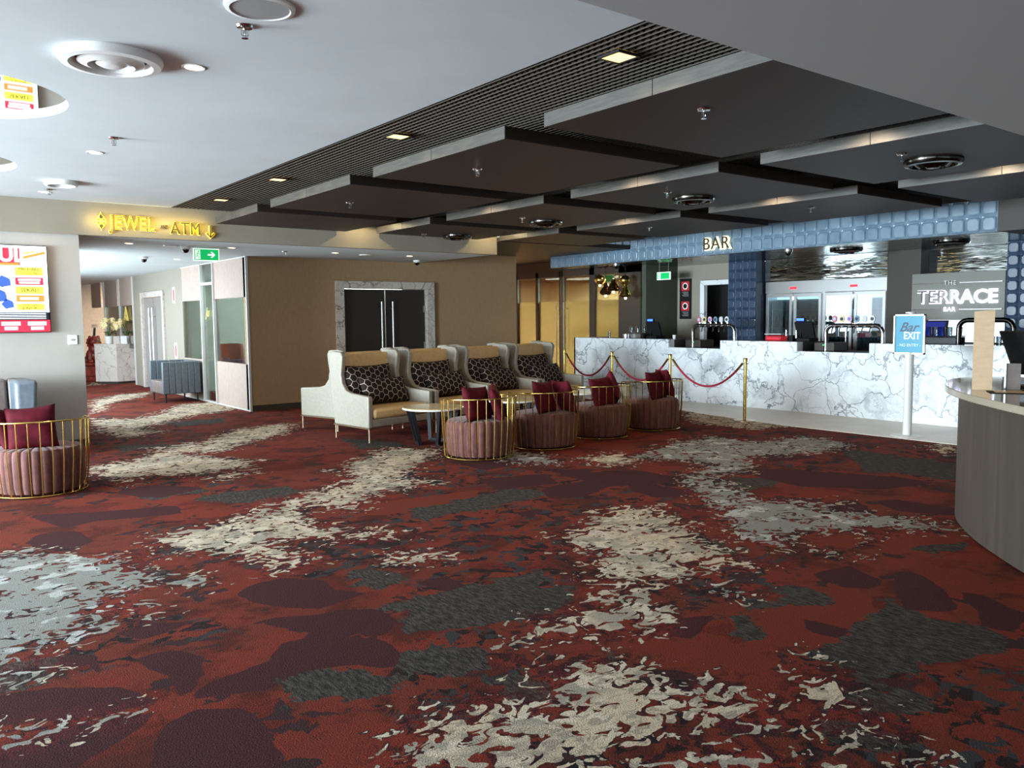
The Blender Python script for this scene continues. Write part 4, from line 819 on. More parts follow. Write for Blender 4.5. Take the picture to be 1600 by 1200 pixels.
# ------------------------------------------------------------------ gold wire tub chairs
def make_tub():
    t = thing('wire_tub_chair', 'x', 'chair'); a0, a1 = R(142), R(398)       # ring runs round the back, opening towards +Y
    n_ = 15; vs = []; fs = []; seg = 140; flutes = 28
    prof = [(.355, .035), (.375, .10), (.385, .30), (.383, .395), (.36, .43), (.30, .442)]
    for r_, z in prof:
        for i in range(seg):
            a = 2*PI*i/seg; g = abs(math.sin(a*flutes/2)); k = 1-.045*(1-g)**2.2 if z < .43 else 1-.02*(1-g)**3
            vs.append((r_*k*math.cos(a), r_*k*math.sin(a), z-(.006*(1-g)**3 if z > .38 else 0)))
    for j in range(len(prof)-1):
        for i in range(seg): fs.append((j*seg+i, j*seg+(i+1) % seg, (j+1)*seg+(i+1) % seg, (j+1)*seg+i))
    vs.append((0, 0, .45)); c = len(vs)-1
    for i in range(seg): fs.append(((len(prof)-1)*seg+i, (len(prof)-1)*seg+(i+1) % seg, c))
    fs.append(tuple(range(seg))[::-1])
    b = B(); b.add(vs, fs); b.build('fluted_seat', 'velvet_pink', t, True)
    rt, rb = .435, .395; zt, zb = .70, .015
    path = [(rb*math.cos(a0), rb*math.sin(a0), zb)]
    pts = []
    for i in range(45):
        a = a0+(a1-a0)*i/44; pts.append((rt*math.cos(a), rt*math.sin(a), zt-.03*(abs(i-22)/22)**2))
    e0 = (rb*math.cos(a0), rb*math.sin(a0), zb); e1 = (rb*math.cos(a1), rb*math.sin(a1), zb)
    def drop(p, e): return [tuple(Vector(p)*(1-f)+Vector(e)*f) for f in (.06, .5, 1)]
    top = drop(pts[0], e0)[::-1]+pts[1:-1]+drop(pts[-1], e1)
    B().tube(top, .0085, 8).build('top_rail', 'gold', t, True)
    B().tube([(rb*math.cos(2*PI*i/48), rb*math.sin(2*PI*i/48), zb) for i in range(48)], .0085, 8, True).build('base_ring', 'gold', t, True)
    for k in range(1, 20):
        a = a0+(a1-a0)*k/20; z = zt-.03*(abs(k-10)/10)**2
        B().tube([(rt*math.cos(a), rt*math.sin(a), z), ((rt-.008)*math.cos(a), (rt-.008)*math.sin(a), .35), (rb*math.cos(a), rb*math.sin(a), zb)], .0055, 6).build('wire_bar', 'gold', t, True)
    return t
tub0 = make_tub()
TC = [(5.47, 7.76, 2, 'nearest, front left', 'first'), (6.50, 7.82, -6, 'second from the left', 'second'), (7.62, 8.02, -4, 'third from the left', 'third'), (8.74, 8.10, 0, 'right end of the row', 'fourth'), (1.15, 8.86, -18, 'alone at the left edge', 'left-edge')]
cu0 = None
CP = {0: ((-.10, -.10, .62, 10), (.14, -.16, .62, 52)), 1: ((-.07, -.12, .62, 25), (.22, -.12, .62, 85)), 2: ((-.06, -.16, .60, 8), (.20, -.05, .63, 60)), 3: ((-.06, -.14, .62, 14), (.19, -.08, .64, 65)), 4: ((-.02, -.14, .62, 5), (-.24, .02, .60, 80))}
for i, (x, y, rz, l, nn) in enumerate(TC):
    lb = 'pink gold-wire tub chair, '+l
    if i == 0: tub0.location = (x, y, 0); tub0.rotation_euler = (0, 0, R(rz)); tub0['label'] = lb; tub0['group'] = 'gold wire tub chairs'
    else: dup(tub0, (x, y, 0), R(rz), lb, 'gold wire tub chairs')
    mtx = Matrix.Translation((x, y, 0)) @ Matrix.Rotation(R(rz), 4, 'Z')
    for q, (px, py, pz, pr) in enumerate(CP[i]):
        L_ = mtx @ Vector((px, py, pz)); ang = R(rz+pr)
        if cu0 is None: cu0 = pillow_mesh('maroon_cushion', .42, .42, .13, 'velvet_maroon', loc=L_, rot=(R(-16), R(4), ang)); c_ = cu0
        else: c_ = cu0.copy(); COL.objects.link(c_); c_.location = L_; c_.rotation_euler = (R(-16), R(((3, -6), (4, 2), (-3, 22), (0, 3), (-4, 8))[i][q]), ang)
        tag(c_, 'maroon velvet cushion, %s in the tub chair %s' % (('left one', 'right one')[q], l.split(',')[0]), 'cushion', 'maroon velvet cushions')

# ------------------------------------------------------------------ marble coffee tables
def make_table():
    t = thing('coffee_table', 'x', 'table')
    B().lathe([(.001, .445), (.375, .445), (.39, .452), (.39, .468), (.383, .475), (.001, .475)], (0, 0, 0), 56).build('marble_top', 'table_marble', t, True)
    B().lathe([(.3915, .45), (.3945, .452), (.3945, .466), (.3915, .468)], (0, 0, 0), 56).build('edge_band', 'white_satin', t, True)
    for k in range(3):
        a = k*2*PI/3+R(40); ca, sa = math.cos(a), math.sin(a)
        def pt(r_, u, z): return (r_*ca-u*sa, r_*sa+u*ca, z)
        b = B()
        p = [pt(.30, -.16, .44), pt(.20, -.11, .02), pt(.20, .11, .02), pt(.30, .16, .44)]
        for i in range(3):
            A = Vector(p[i]); C = Vector(p[i+1]); n1 = Vector((ca, sa, 0))*.025; dir_ = (C-A).normalized(); n2 = dir_.cross(Vector((ca, sa, 0))).normalized()*.022
            b.hexa([A-n1-n2, A+n1-n2, A+n1+n2, A-n1+n2], [C-n1-n2, C+n1-n2, C+n1+n2, C-n1+n2])
        b.build('leg_frame', 'black_metal', t)
    return t
tab0 = make_table()
TB = [(5.58, 8.92, 'round cream marble coffee table with black legs left of the first tub chair'), (6.95, 9.02, 'round marble coffee table half hidden behind the second tub chair'), (8.35, 9.28, 'round marble coffee table half hidden behind the third tub chair')]
for i, (x, y, l) in enumerate(TB):
    if i == 0: tab0.location = (x, y, 0); tab0['label'] = l; tab0['group'] = 'marble coffee tables'
    else: dup(tab0, (x, y, 0), R(20*i), l, 'marble coffee tables')

# ------------------------------------------------------------------ grey channelled lounge at left
t = thing('channelled_lounge', 'grey channelled leather high-back lounge against the wall at the left edge', 'lounge', (.9, 11.1, 0))
b = B(); xk = -1.6
while xk < .30: b.hexa([(xk, .18, .40), (xk+.125, .18, .40), (xk+.125, .44, .40), (xk, .44, .40)], [(xk, .26, .93), (xk+.125, .26, .93), (xk+.125, .44, .93), (xk, .44, .93)]); xk += .135
b.build('channelled_back', 'leather_mauve', t, bevel=.03, seg=3)
B().hexa([(.30, -.22, .12), (.50, -.22, .12), (.50, .46, .12), (.30, .46, .12)], [(.32, -.10, .93), (.56, -.14, .93), (.52, .46, .93), (.30, .46, .93)]).build('side_wing', 'leather_blue', t, bevel=.05, seg=4)
b = B(); xk = -1.6
while xk < .28: b.box(xk, xk+.125, -.32, .30, .22, .44); xk += .135
b.build('seat', 'leather_mauve', t, bevel=.03, seg=3)
B().box(-1.6, .48, -.28, .44, .10, .24).build('base', 'leather_blue', t, bevel=.01)
for x, y in ((-1.5, -.2), (.42, -.2), (-1.5, .38), (.42, .38)): B().cyl((x, y, 0), .02, .1, 10).build('leg', 'black_metal', t)
c_ = cu0.copy(); COL.objects.link(c_); c_.location = (.42, 10.95, .60); c_.rotation_euler = (R(-20), R(10), R(10))
tag(c_, 'maroon cushion lying on the grey lounge behind the left-edge tub chair', 'cushion', 'maroon velvet cushions')

# lobby armchair in the corridor
t = thing('lobby_armchair', 'boxy slate-blue channelled armchair standing by the corridor glass', 'armchair', (4.70, 17.25, 0))
def channels(axis, fixed0, fixed1, a0, a1, z0, z1, nm, mt='leather_blue', n_=6):
    b = B(); w_ = (a1-a0)/n_
    for k in range(n_):
        if axis == 'x': b.box(a0+k*w_, a0+(k+1)*w_-.004, fixed0, fixed1, z0, z1)
        else: b.box(fixed0, fixed1, a0+k*w_, a0+(k+1)*w_-.004, z0, z1)
    return b.build(nm, mt, t, bevel=.015, seg=3)
channels('x', -.50, -.40, -.36, .36, .17, .80, 'arm'); channels('x', .40, .50, -.36, .36, .17, .80, 'arm')
channels('y', .28, .38, -.40, .40, .17, .80, 'backrest')
channels('y', -.36, .28, -.395, .395, .17, .42, 'seat', 'leather_mauve', 9)
for x, y in ((-.30, -.44), (.30, -.44), (-.30, .44), (.30, .44)): B().cyl((x, y, 0), .016, .17, 8).build('leg', 'black_metal', t)

# ------------------------------------------------------------------ reception end of the corridor
t = thing('marble_plinth', 'six-sided pale marble plinth under the orchid pots at the corridor end', 'plinth', (5.0, 23.4, 0))
hx = [(.62*math.cos(R(60*k+12)), .62*math.sin(R(60*k+12))) for k in range(6)]
B().prism(hx, .06, 1.0).build('body', 'marble_pink', t); B().prism([(a*.93, c*.93) for a, c in hx], 0, .06).build('kick', 'dark_wall', t); B().prism([(a*1.02, c*1.02) for a, c in hx], 1.0, 1.02).build('top', 'marble_pink', t)
def orchid(x, y, z, lb, n_, seed):
    random.seed(seed); t = thing('orchid', lb, 'plant', (x, y, z), 0, 'potted orchids')
    B().lathe([(.07, 0), (.085, .02), (.10, .2), (.085, .2), (.08, .17)], (0, 0, 0), 20).build('pot', 'white_plastic', t, True)
    b = B()
    for k in range(7):
        a = random.uniform(0, 2*PI); L = random.uniform(.18, .32); c, s_ = math.cos(a), math.sin(a)
        b.add([(0, 0, .17), (c*L*.5-s_*.03, s_*L*.5+c*.03, .32), (c*L, s_*L, .30), (c*L*.5+s_*.03, s_*L*.5-c*.03, .32)], [(0, 1, 2, 3)])
    st = []
    for k in range(n_):
        a = random.uniform(0, 2*PI); p = [(0, 0, .17), (.05*math.cos(a), .05*math.sin(a), .4), (.12*math.cos(a), .12*math.sin(a), .58), (.25*math.cos(a), .25*math.sin(a), .62)]
        b.tube(p, .006, 5); st.append((a, p))
    b.build('leaves_and_stems', 'leaf', t)
    b = B()
    for a, p in st:
        for k in range(9):
            f = k/8; c0 = Vector(p[2])*(1-f)+Vector(p[3])*f+Vector((random.uniform(-.04, .04), random.uniform(-.04, .04), -.06*f*f*3+random.uniform(-.05, .04)))
            for q in range(5):
                an = 2*PI*q/5+a; d = Vector((math.cos(an)*math.sin(a)*-1, math.cos(an)*math.cos(a), math.sin(an)))*.04; b.ball(tuple(c0+d), .026, .026, .026, 6)
    b.build('blossoms', 'petal', t, True)
orchid(4.72, 23.15, 1.02, 'cream orchid in a white pot on the plinth, left one', 4, 3); orchid(5.12, 23.05, 1.02, 'cream orchid in a white pot on the plinth, right one', 4, 5)
for x, y, l, mt in ((4.86, 22.95, 'small framed photo card standing on the plinth between the orchids', 'marble_pink'), (5.02, 22.9, 'small white brochure stand on the plinth by the right orchid', 'paper')):
    t = thing('display_card', l, 'card', (x, y, 1.02)); B().hexa([(-.07, 0, 0), (.07, -.02, 0), (.07, .08, 0), (-.07, .1, 0)], [(-.07, .04, .2), (.07, .02, .2), (.07, .03, .2), (-.07, .05, .2)]).build('card', mt, t)
t = thing('guardian_lion_statue', 'small red-brown guardian lion statue on a dark pedestal at the corridor end', 'statue', (4.63, 24.6, 0))
B().box(-.34, .34, -.34, .34, 0, .12).box(-.28, .28, -.28, .28, .12, .42).box(-.33, .33, -.33, .33, .42, .5).build('pedestal', 'terracotta', t, bevel=.02)
b = B(); b.ball((0, .05, .68), .2, .22, .22).ball((0, -.05, .85), .15, .15, .18)
for s_ in (-1, 1): b.tube([(s_*.12, -.1, .8), (s_*.15, -.17, .62), (s_*.13, -.2, .52)], .055, 8).ball((s_*.13, -.23, .53), .07, .09, .05).ball((s_*.2, .05, .56), .09, .16, .1)
b.build('body', 'terracotta', t, True)
b = B(); b.ball((0, -.1, 1.05), .15, .14, .14).ball((0, -.22, 1.0), .09, .08, .07).ball((-.1, -.08, 1.17), .05).ball((.1, -.08, 1.17), .05)
for k in range(12): a = 2*PI*k/12; b.ball((.15*math.cos(a), -.02, 1.03+.15*math.sin(a)), .045, .05, .045, 8)
b.build('head', 'terracotta', t, True)
t = thing('notice_stand', 'slanted dark notice stand leaning behind the lion statue', 'stand', (4.72, 25.6, 0))
B().hexa([(-.05, 0, .0), (.05, 0, .0), (.05, .05, .0), (-.05, .05, .0)], [(.15, .1, 1.5), (.2, .1, 1.5), (.2, .15, 1.5), (.15, .15, 1.5)]).build('post', 'black_metal', t); B().box(.08, .24, .05, .08, 1.42, 1.52).build('board', 'pink_panel', t)
for y, z, l in ((18.6, 2.15, 'upper red and white notice beside the corridor door'), (18.6, .95, 'lower red and white notice beside the corridor door')):
    t = thing('wall_notice', l, 'notice', (5.12, y, z)); B().box(-.006, 0, -.09, .09, -.17, .17).build('sheet', 'paper', t); B().box(-.009, -.006, -.04, .04, -.12, .12).build('print', 'red_print', t)
tag(text('window_emblem', 'Ju', .26, 'gold_leaf', None, (5.11, 16.35, 1.75), FX, .003, shear=.4), 'gold script emblem on the narrow corridor glass pane', 'emblem')
t = thing('window_emblem', 'gold triangular emblem on the far reception glass', 'emblem', (5.10, 22.9, 1.62))
B().tube([(0, -.2, 0), (0, .2, 0), (0, .0, .34)], .02, 5, True).tube([(0, -.05, .02), (0, .06, .12), (0, -.04, .2)], .02, 5).build('outline', 'gold_leaf', t)
# furniture behind the lounge glass
t = thing('banquette', 'pale bench seat inside the room behind the corridor glass', 'bench', (6.0, 15.2, 0)); B().box(-.5, .5, -.8, 1.9, 0, .45).build('seat', 'leather_tan', t, bevel=.03); B().box(.4, .5, -.8, 1.9, .45, .8).build('backrest', 'leather_tan', t, bevel=.03)
for k, (x, y, rz, l) in enumerate(((6.0, 15.6, 70, 'maroon cushion behind the glass, middle of the bench'), (6.1, 15.25, 110, 'dark red cushion behind the glass, right of the other'))):
    c_ = cu0.copy(); COL.objects.link(c_); c_.location = (x, y, .72); c_.rotation_euler = (R(-15), R(20), R(rz)); tag(c_, l, 'cushion', 'maroon velvet cushions')
t = thing('red_chair', 'rounded red chair inside the glass room, left pane', 'chair', (5.95, 17.6, 0)); B().lathe([(.25, .42), (.28, .7), (.26, 1.05), (.22, 1.1), (.24, .7), (.2, .46)], (0, 0, 0), 24, R(-60), R(180)).build('backrest', 'terracotta', t, True); B().lathe([(.001, .4), (.27, .4), (.27, .48), (.001, .5)], (0, 0, 0), 24).build('seat', 'terracotta', t, True); B().cyl((0, 0, 0), .03, .4).cyl((0, 0, 0), .2, .02).build('base', 'black_metal', t)

# ------------------------------------------------------------------ bar counter
t = thing('bar_counter', 'long white grey-veined marble bar counter with two lowered serving bays', 'bar counter', (11.9, 8.0, 0)); o = (11.9, 8, 0)
segs = [(10.60, 13.28, 1.155), (9.39, 10.60, 1.005), (7.84, 9.39, 1.155), (6.60, 7.84, 1.005), (2.6, 6.60, 1.155)]
for y0, y1, h in segs:
    B(o).box(11.9, 12.06, y0, y1, .10, h).build('marble_front', 'marble', t)
B(o).box(11.9, 12.9, 13.24, 13.28, .10, 1.155).build('end_panel', 'marble', t)
B(o).box(11.93, 12.06, 2.6, 13.26, 0, .10).build('kick_board', 'marble', t)
b = B(o)
for y0, y1, h in segs: b.box(12.06, 12.75, y0+.002, y1-.002, h-.05, h-.01) if h > 1.1 else b.box(12.06, 12.75, y0+.002, y1-.002, h-.07, h-.005)
b.build('worktop', 'bar_shelf', t)
for y in (10.60, 9.39-.02, 7.84, 6.60-.02): B(o).box(12.061, 12.74, y, y+.02, .9, 1.15).build('bay_cheek', 'bar_shelf', t)

def fridge(y0, y1, lb):
    t = thing('glass_door_fridge', lb, 'fridge', (14.0, (y0+y1)/2, 0), 0, 'double glass-door bar fridges'); W = (y1-y0)/2
    b = B(); b.box(.02, .42, -W, -W+.04, 0, 2.24).box(.02, .42, W-.04, W, 0, 2.24).box(.38, .42, -W, W, 0, 2.24).box(.02, .42, -W, W, 2.2, 2.24).box(.02, .42, -W, W, 0, .3)
    b.build('cabinet', 'steel', t)
    B().box(-.01, .02, -W, W, 2.02, 2.24).build('header', 'steel', t); B().box(-.02, -.01, -.07, .07, 2.09, 2.13).build('red_readout', 'glow_red', t)
    for sg in (-1, 1):
        a, c = (.02, W-.02) if sg == 1 else (-W+.02, -.02)
        b = B(); b.box(-.02, .01, a, a+.05, .3, 2.0).box(-.02, .01, c-.05, c, .3, 2.0).box(-.02, .01, a+.05, c-.05, 1.94, 2.0).box(-.02, .01, a+.05, c-.05, .3, .36)
        d = b.build('door_frame', 'steel', t); B().box(-.008, .0, a+.05, c-.05, .36, 1.94).build('pane', 'fridge_glass', d)
        hy = a+.09 if sg == 1 else c-.09; B().tube([(-.05, hy, .8), (-.05, hy, 1.3)], .01, 6).build('handle', 'chrome', d)
    for z in (.55, .95, 1.33, 1.68): B().box(.04, .36, -W+.05, W-.05, z, z+.015).build('shelf', 'white_satin', t)
    B().box(.3, .34, -W+.05, W-.05, 1.9, 1.95).build('inner_light', 'glow_cool', t)
fridge(8.70, 9.94, 'stainless double glass-door fridge behind the bar, left one'); fridge(7.46, 8.70, 'stainless double glass-door fridge behind the bar, right one')
random.seed(4)
BC = [(120, 70, 30), (60, 110, 60), (190, 190, 200), (150, 40, 40), (70, 60, 40)]
bm_ = [mat('bottle_tint', c, .2) for c in BC]
protos = {}
for zi, z in enumerate((.57, .965, 1.345, 1.695)):
    for k in range(16):
        y = 7.56+k*.148; q = (k//2+zi) % 5
        if zi == 3 and k % 4: continue
        if q not in protos:
            protos[q] = B().lathe([(.03, 0), (.032, .01), (.032, .13), (.012, .18), (.012, .225), (.001, .225)], (0, 0, 0), 10).build('bottle', bm_[q], smooth=True); o_ = protos[q]
        else: o_ = protos[q].copy(); COL.objects.link(o_)
        o_.location = (14.14, y, z)
        nm = {0: 'brown', 1: 'green', 2: 'clear', 3: 'red', 4: 'olive'}[q]
        tag(o_, '%s bottle on the %s shelf of the bar fridges, place %d counted from the right' % (nm, ('bottom', 'second', 'third', 'top')[zi], k+1), 'bottle', 'bottles in the glass-door fridges')

def beer_font(y, lb, n_=6, badges=True, hh=.42, wd=.96, dark=False):
    t = thing('beer_tap_font', lb, 'beer taps', (12.32, y, 1.0), 0, 'arched beer fonts'); r_ = .12; W = wd/2; z = hh
    path = [(0, -W, 0), (0, -W, z-r_)]+[(0, -W+r_-r_*math.cos(a), z-r_+r_*math.sin(a)) for a in (R(22), R(45), R(68), R(90))]+[(0, W-r_+r_*math.sin(a), z-r_+r_*math.cos(a)) for a in (R(0), R(22), R(45), R(68), R(90))]+[(0, W, 0)]
    B().tube(path, .035, 14).build('arch_pipe', 'dark_chrome' if dark else 'chrome', t, True)
    B().box(-.10, .10, -W-.05, W+.05, -.008, 0).build('drip_tray', 'steel', t)
    cs = [(225, 225, 225), (200, 205, 210), (120, 150, 170), (230, 190, 190), (225, 205, 140), (200, 110, 120)]
    if badges:
        for k in range(n_):
            yy = -W+.16+(wd-.32)*k/(n_-1)
            B().cyl((.0, yy, z+.02), .012, .05, 8).tube([(-.03, yy, z-.02), (-.09, yy, z-.05), (-.10, yy, z-.12)], .010, 6).build('tap', 'chrome', t, True)
            sh = [(.045*math.cos(2*PI*i/16)*(1 if k % 2 == 0 else (1.0 if i % 4 else .9)), .055*math.sin(2*PI*i/16)) for i in range(16)]
            B().prism([(yy+a, z+.105+c) for a, c in sh], -.03, -.01, 'x').build('badge', mat('tap_badge', cs[k % 6], .4), t)
            B().prism([(yy+a*.6, z+.105+c*.5) for a, c in sh], -.034, -.03, 'x').build('badge_mark', mat('tap_badge_mark', cs[(k*5+2) % 6][::-1], .4) if k % 2 else 'dark_teal', t)
beer_font(9.88, 'chrome beer font with six badges in the left serving bay of the bar')
beer_font(7.10, 'chrome beer font with six badges in the middle of the bar, before the fridges')
beer_font(5.13, 'dark beer font arch under the Terrace Bar sign', badges=False, wd=.72, dark=True, hh=.5)

def register(x, y, z, lb, rz=0):
    t = thing('cash_register', lb, 'cash register', (x, y, z), rz, 'bar cash registers')
    B().box(-.14, .14, -.15, .15, 0, .06).build('base', 'black', t, bevel=.01)
    B().hexa([(.0, -.16, .06), (.05, -.16, .06), (.05, .16, .06), (.0, .16, .06)], [(-.10, -.17, .32), (-.06, -.17, .34), (-.06, .17, .34), (-.10, .17, .32)]).build('monitor', 'black', t, bevel=.005)
    B().cyl((-.04, .08, .05), .012, .30, 8).build('display_post', 'black', t); b = B(); b.box(-.06, -.02, .0, .16, .34, .40).build('customer_display', 'black', t); B().box(-.064, -.06, .01, .15, .352, .392).build('blue_readout', 'glow_blue', t)
    B().box(-.24, -.16, .1, .18, 0, .11).build('card_reader', 'black', t, bevel=.01)
register(12.45, 11.45, 1.145, 'black cash register with blue readout on the left end of the bar'); register(12.45, 8.03, 1.145, 'black cash register with blue readout in front of the left fridge')
t = thing('red_lit_case', 'small red-lit display case behind the bar at the foot of the left fridge', 'display case', (12.6, 8.72, 1.145)); B().box(-.1, .1, -.16, .16, 0, .09).build('case', mat('red_lit_glass', (120, 10, 24), .3, emit=(255, 20, 50), es=.25), t, bevel=.01); B().box(-.104, -.1, -.12, .12, .03, .05).build('red_light', 'glow_red', t); B().box(-.11, .11, -.17, .17, .11, .125).build('lid', 'steel', t)
t = thing('electronic_screen', 'tilted screen with a glowing blue picture under the Terrace Bar sign', 'screen', (12.5, 5.95, 1.145)); B().hexa([(-.02, -.2, .1), (.02, -.2, .1), (.02, .2, .1), (-.02, .2, .1)], [(.04, -.2, .35), (.08, -.2, .35), (.08, .2, .35), (.04, .2, .35)]).build('housing', 'black', t); B().hexa([(-.026, -.18, .12), (-.022, -.18, .12), (-.022, .18, .12), (-.026, .18, .12)], [(.028, -.18, .33), (.032, -.18, .33), (.032, .18, .33), (.028, .18, .33)]).build('blue_picture', mat('deep_blue_screen', (30, 38, 110), .3, emit=(30, 44, 150), es=.25), t); B().cyl((.02, 0, 0), .05, .15, 12).build('foot', 'black', t)
# glasses and tins
gl = B().lathe([(.025, 0), (.03, .002), (.036, .13), (.034, .13), (.028, .008), (.001, .006)], (0, 0, 0), 14).build('drinking_glass', 'drink_glass', smooth=True)
spots_ = [(12.3, 12.62, 1.15, 'single clear glass standing near the left end of the bar')]
for k in range(5): spots_.append((12.35+.09*(k % 2), 12.02-.09*k, 1.27, 'upturned glass on the wire rack, left end of the bar, place %d' % (k+1)))
for k in range(8): spots_.append((12.4+.09*(k % 2), 6.25-.10*k, 1.27, 'clear glass on the black rack under the Terrace Bar sign, place %d' % (k+1)))
for k in range(4): spots_.append((12.25, 5.1-.09*k, 1.145, 'clear glass on the bar right of the dark arch, place %d' % (k+1)))
for k, (x, y, z, l) in enumerate(spots_):
    o_ = gl if k == 0 else gl.copy()
    if k: COL.objects.link(o_)
    o_.location = (x, y, z); tag(o_, l, 'glass', 'drinking glasses on the bar')
for y0, y1, l, mt in ((11.6, 12.1, 'grey wire glass rack at the left of the bar', 'steel'), (5.5, 6.35, 'black glass rack below the Terrace Bar sign', 'black_metal')):
    t = thing('glass_rack', l, 'rack', (12.4, (y0+y1)/2, 1.145)); W = (y1-y0)/2
    B().box(-.12, .16, -W, W, 0, .11).build('crate', mt, t, bevel=.01); B().tube([(-.12, -W, .12), (.16, -W, .12), (.16, W, .12), (-.12, W, .12)], .006, 6, True).build('rim', 'chrome', t)
t = thing('metal_tin', 'shiny round metal tin beside the glass rack on the bar', 'tin', (12.2, 12.02, 1.145)); B().cyl((0, 0, 0), .06, .08, 24).build('body', 'chrome', t, True); B().cyl((0, 0, .08), .062, .012, 24).build('lid', 'chrome', t, True)
t = thing('paper_cup', 'white paper cup right of the cash register on the bar', 'cup', (12.2, 10.72, 1.145)); B().lathe([(.001, 0), (.028, 0), (.036, .08)], (0, 0, 0), 16).build('cup', 'paper', t, True); B().cyl((0, 0, .08), .038, .008, 16).build('lid', 'white_plastic', t)
for y, l in ((10.35, 'left'), (7.6, 'right')):
    t = thing('till_drawer', 'grey metal till box in the %s lowered bay of the bar' % l, 'box', (12.5, y, 1.0)); B().box(-.2, .2, -.18, .18, 0, .14).build('body', 'desk_wood', t, bevel=.008); B().box(-.205, -.2, -.02, .02, .09, .11).build('green_light', 'glow_green', t)
# notices in the bar
t = thing('notice_board', 'tall black notice board with two red-framed round symbols on the bar back wall', 'notice', (14.0, 11.98, 1.98)); B().box(-.02, 0, -.16, .16, -.45, .42).build('board', 'black', t)
for z in (.26, -.17):
    B().box(-.024, -.02, -.11, .11, z-.1, z+.1).build('red_frame', 'red_print', t); B().lathe([(.001, 0), (.075, 0), (.075, .004), (.001, .004)], (0, 0, 0), 20).build('disc', 'paper', t, loc=(-.024, 0, z), rot=(0, R(-90), 0)); B().lathe([(.03, 0), (.05, 0), (.05, .003), (.03, .003)], (0, 0, 0), 20).build('ring', 'black', t, loc=(-.029, 0, z), rot=(0, R(-90), 0))
    b = B()
    for k in range(5): b.box(-.023, -.02, -.09, .09-.02*(k % 3), z-.13-k*.022, z-.122-k*.022)
    b.build('text_lines', 'grey_plastic', t)
# brass pendants
PD = [(12.9, 13.50, 2.40, 'ball', 'round brass pendant, upper left of the cluster'), (12.9, 13.32, 2.17, 'bell', 'brass bell pendant, lower left of the cluster'), (12.8, 12.98, 2.24, 'bell', 'bronze bell pendant in the middle of the cluster'), (12.9, 12.74, 2.36, 'ball', 'round brass pendant, upper right of the cluster'), (12.8, 12.62, 2.10, 'bell', 'brass bell pendant, lowest at the right of the cluster')]
for x, y, z, ty, l in PD:
    t = thing('pendant_lamp', l, 'pendant lamp', (x-.25, y-.24, z), 0, 'brass pendant cluster')
    if ty == 'ball': B().ball((0, 0, 0), .12, .12, .11, 24).build('shade', 'gold', t, True)
    else: B().lathe([(.02, .17), (.05, .15), (.06, .08), (.13, -.03), (.135, -.06), (.10, -.10), (.03, -.11)], (0, 0, 0), 24).build('shade', 'gold' if y < 12.7 else mat('bronze', (120, 90, 60), .25, 1), t, True)
    zz = 2.68-z; B().cyl((0, 0, .1), .004, zz-.1, 6).build('cord', 'black', t); B().lathe([(.001, zz-.04), (.05, zz-.02), (.055, zz)], (0, 0, 0), 14).build('canopy', 'black', t, True)
    B().ball((0, 0, -.115), .03).build('bulb', 'glow_warm', t, True)
spot('bar_downlight', (12.7, 12.9, 2.6), 10, (1, .8, .5), 150)
for y in (11.3, 9.6, 7.8, 6.2): spot('bar_downlight', (12.9, y, 2.62), 9, (1, .9, .78), 140)

# ------------------------------------------------------------------ rope barrier
PX = 10.36
posts = [(10.36, 7.70, 'nearest post, standing clear in front of the bar'), (10.62, 9.42, 'second post, behind the right tub chair'), (10.75, 10.95, 'third post from the right'), (10.9, 12.45, 'farthest post, mostly hidden behind the settees')]
def stanchion():
    t = thing('brass_stanchion', 'x', 'barrier post')
    B().lathe([(.001, 0), (.16, 0), (.16, .012), (.10, .028), (.04, .036), (.001, .036)], (0, 0, 0), 36).build('base', 'champagne', t, True)
    B().cyl((0, 0, .03), .025, .86, 20).build('pole', 'gold', t, True)
    B().lathe([(.025, .89), (.034, .895), (.034, .945), (.03, .955), (.001, .955)], (0, 0, 0), 20).build('cap', 'gold', t, True)
    B().tube([(.045*math.cos(a), .045*math.sin(a), .87) for a in [2*PI*k/20 for k in range(20)]], .004, 5, True).build('hook_ring', 'gold', t)
    return t
st0 = stanchion()
for i, (x, y, l) in enumerate(posts):
    if i == 0: st0.location = (x, y, .0); st0['label'] = 'brass rope barrier post, '+l; st0['group'] = 'brass barrier posts'
    else: dup(st0, (x, y, 0), 0, 'brass rope barrier post, '+l, 'brass barrier posts')
for i in range(3):
    a = Vector((posts[i][0], posts[i][1], .87)); c = Vector((posts[i+1][0], posts[i+1][1], .87)); d = (c-a).normalized(); a2 = a+d*.06; c2 = c-d*.06
    t = thing('velvet_rope', 'sagging red velvet rope between the %s barrier posts' % ('first and second', 'second and third', 'third and farthest')[i], 'rope', tuple((a+c)/2-Vector((0, 0, .39))), 0, 'red velvet ropes'); o = t.location.copy()
    pts = [a2.lerp(c2, k/24)-Vector((0, 0, .40*(1-(2*k/24-1)**2))) for k in range(25)]
    B(o).tube(pts[2:-2], .017, 10).build('cord', 'rope', t, True); B(o).tube(pts[:3], .019, 8).build('end_clip', 'gold', t, True); B(o).tube(pts[-3:], .019, 8).build('end_clip', 'gold', t, True)

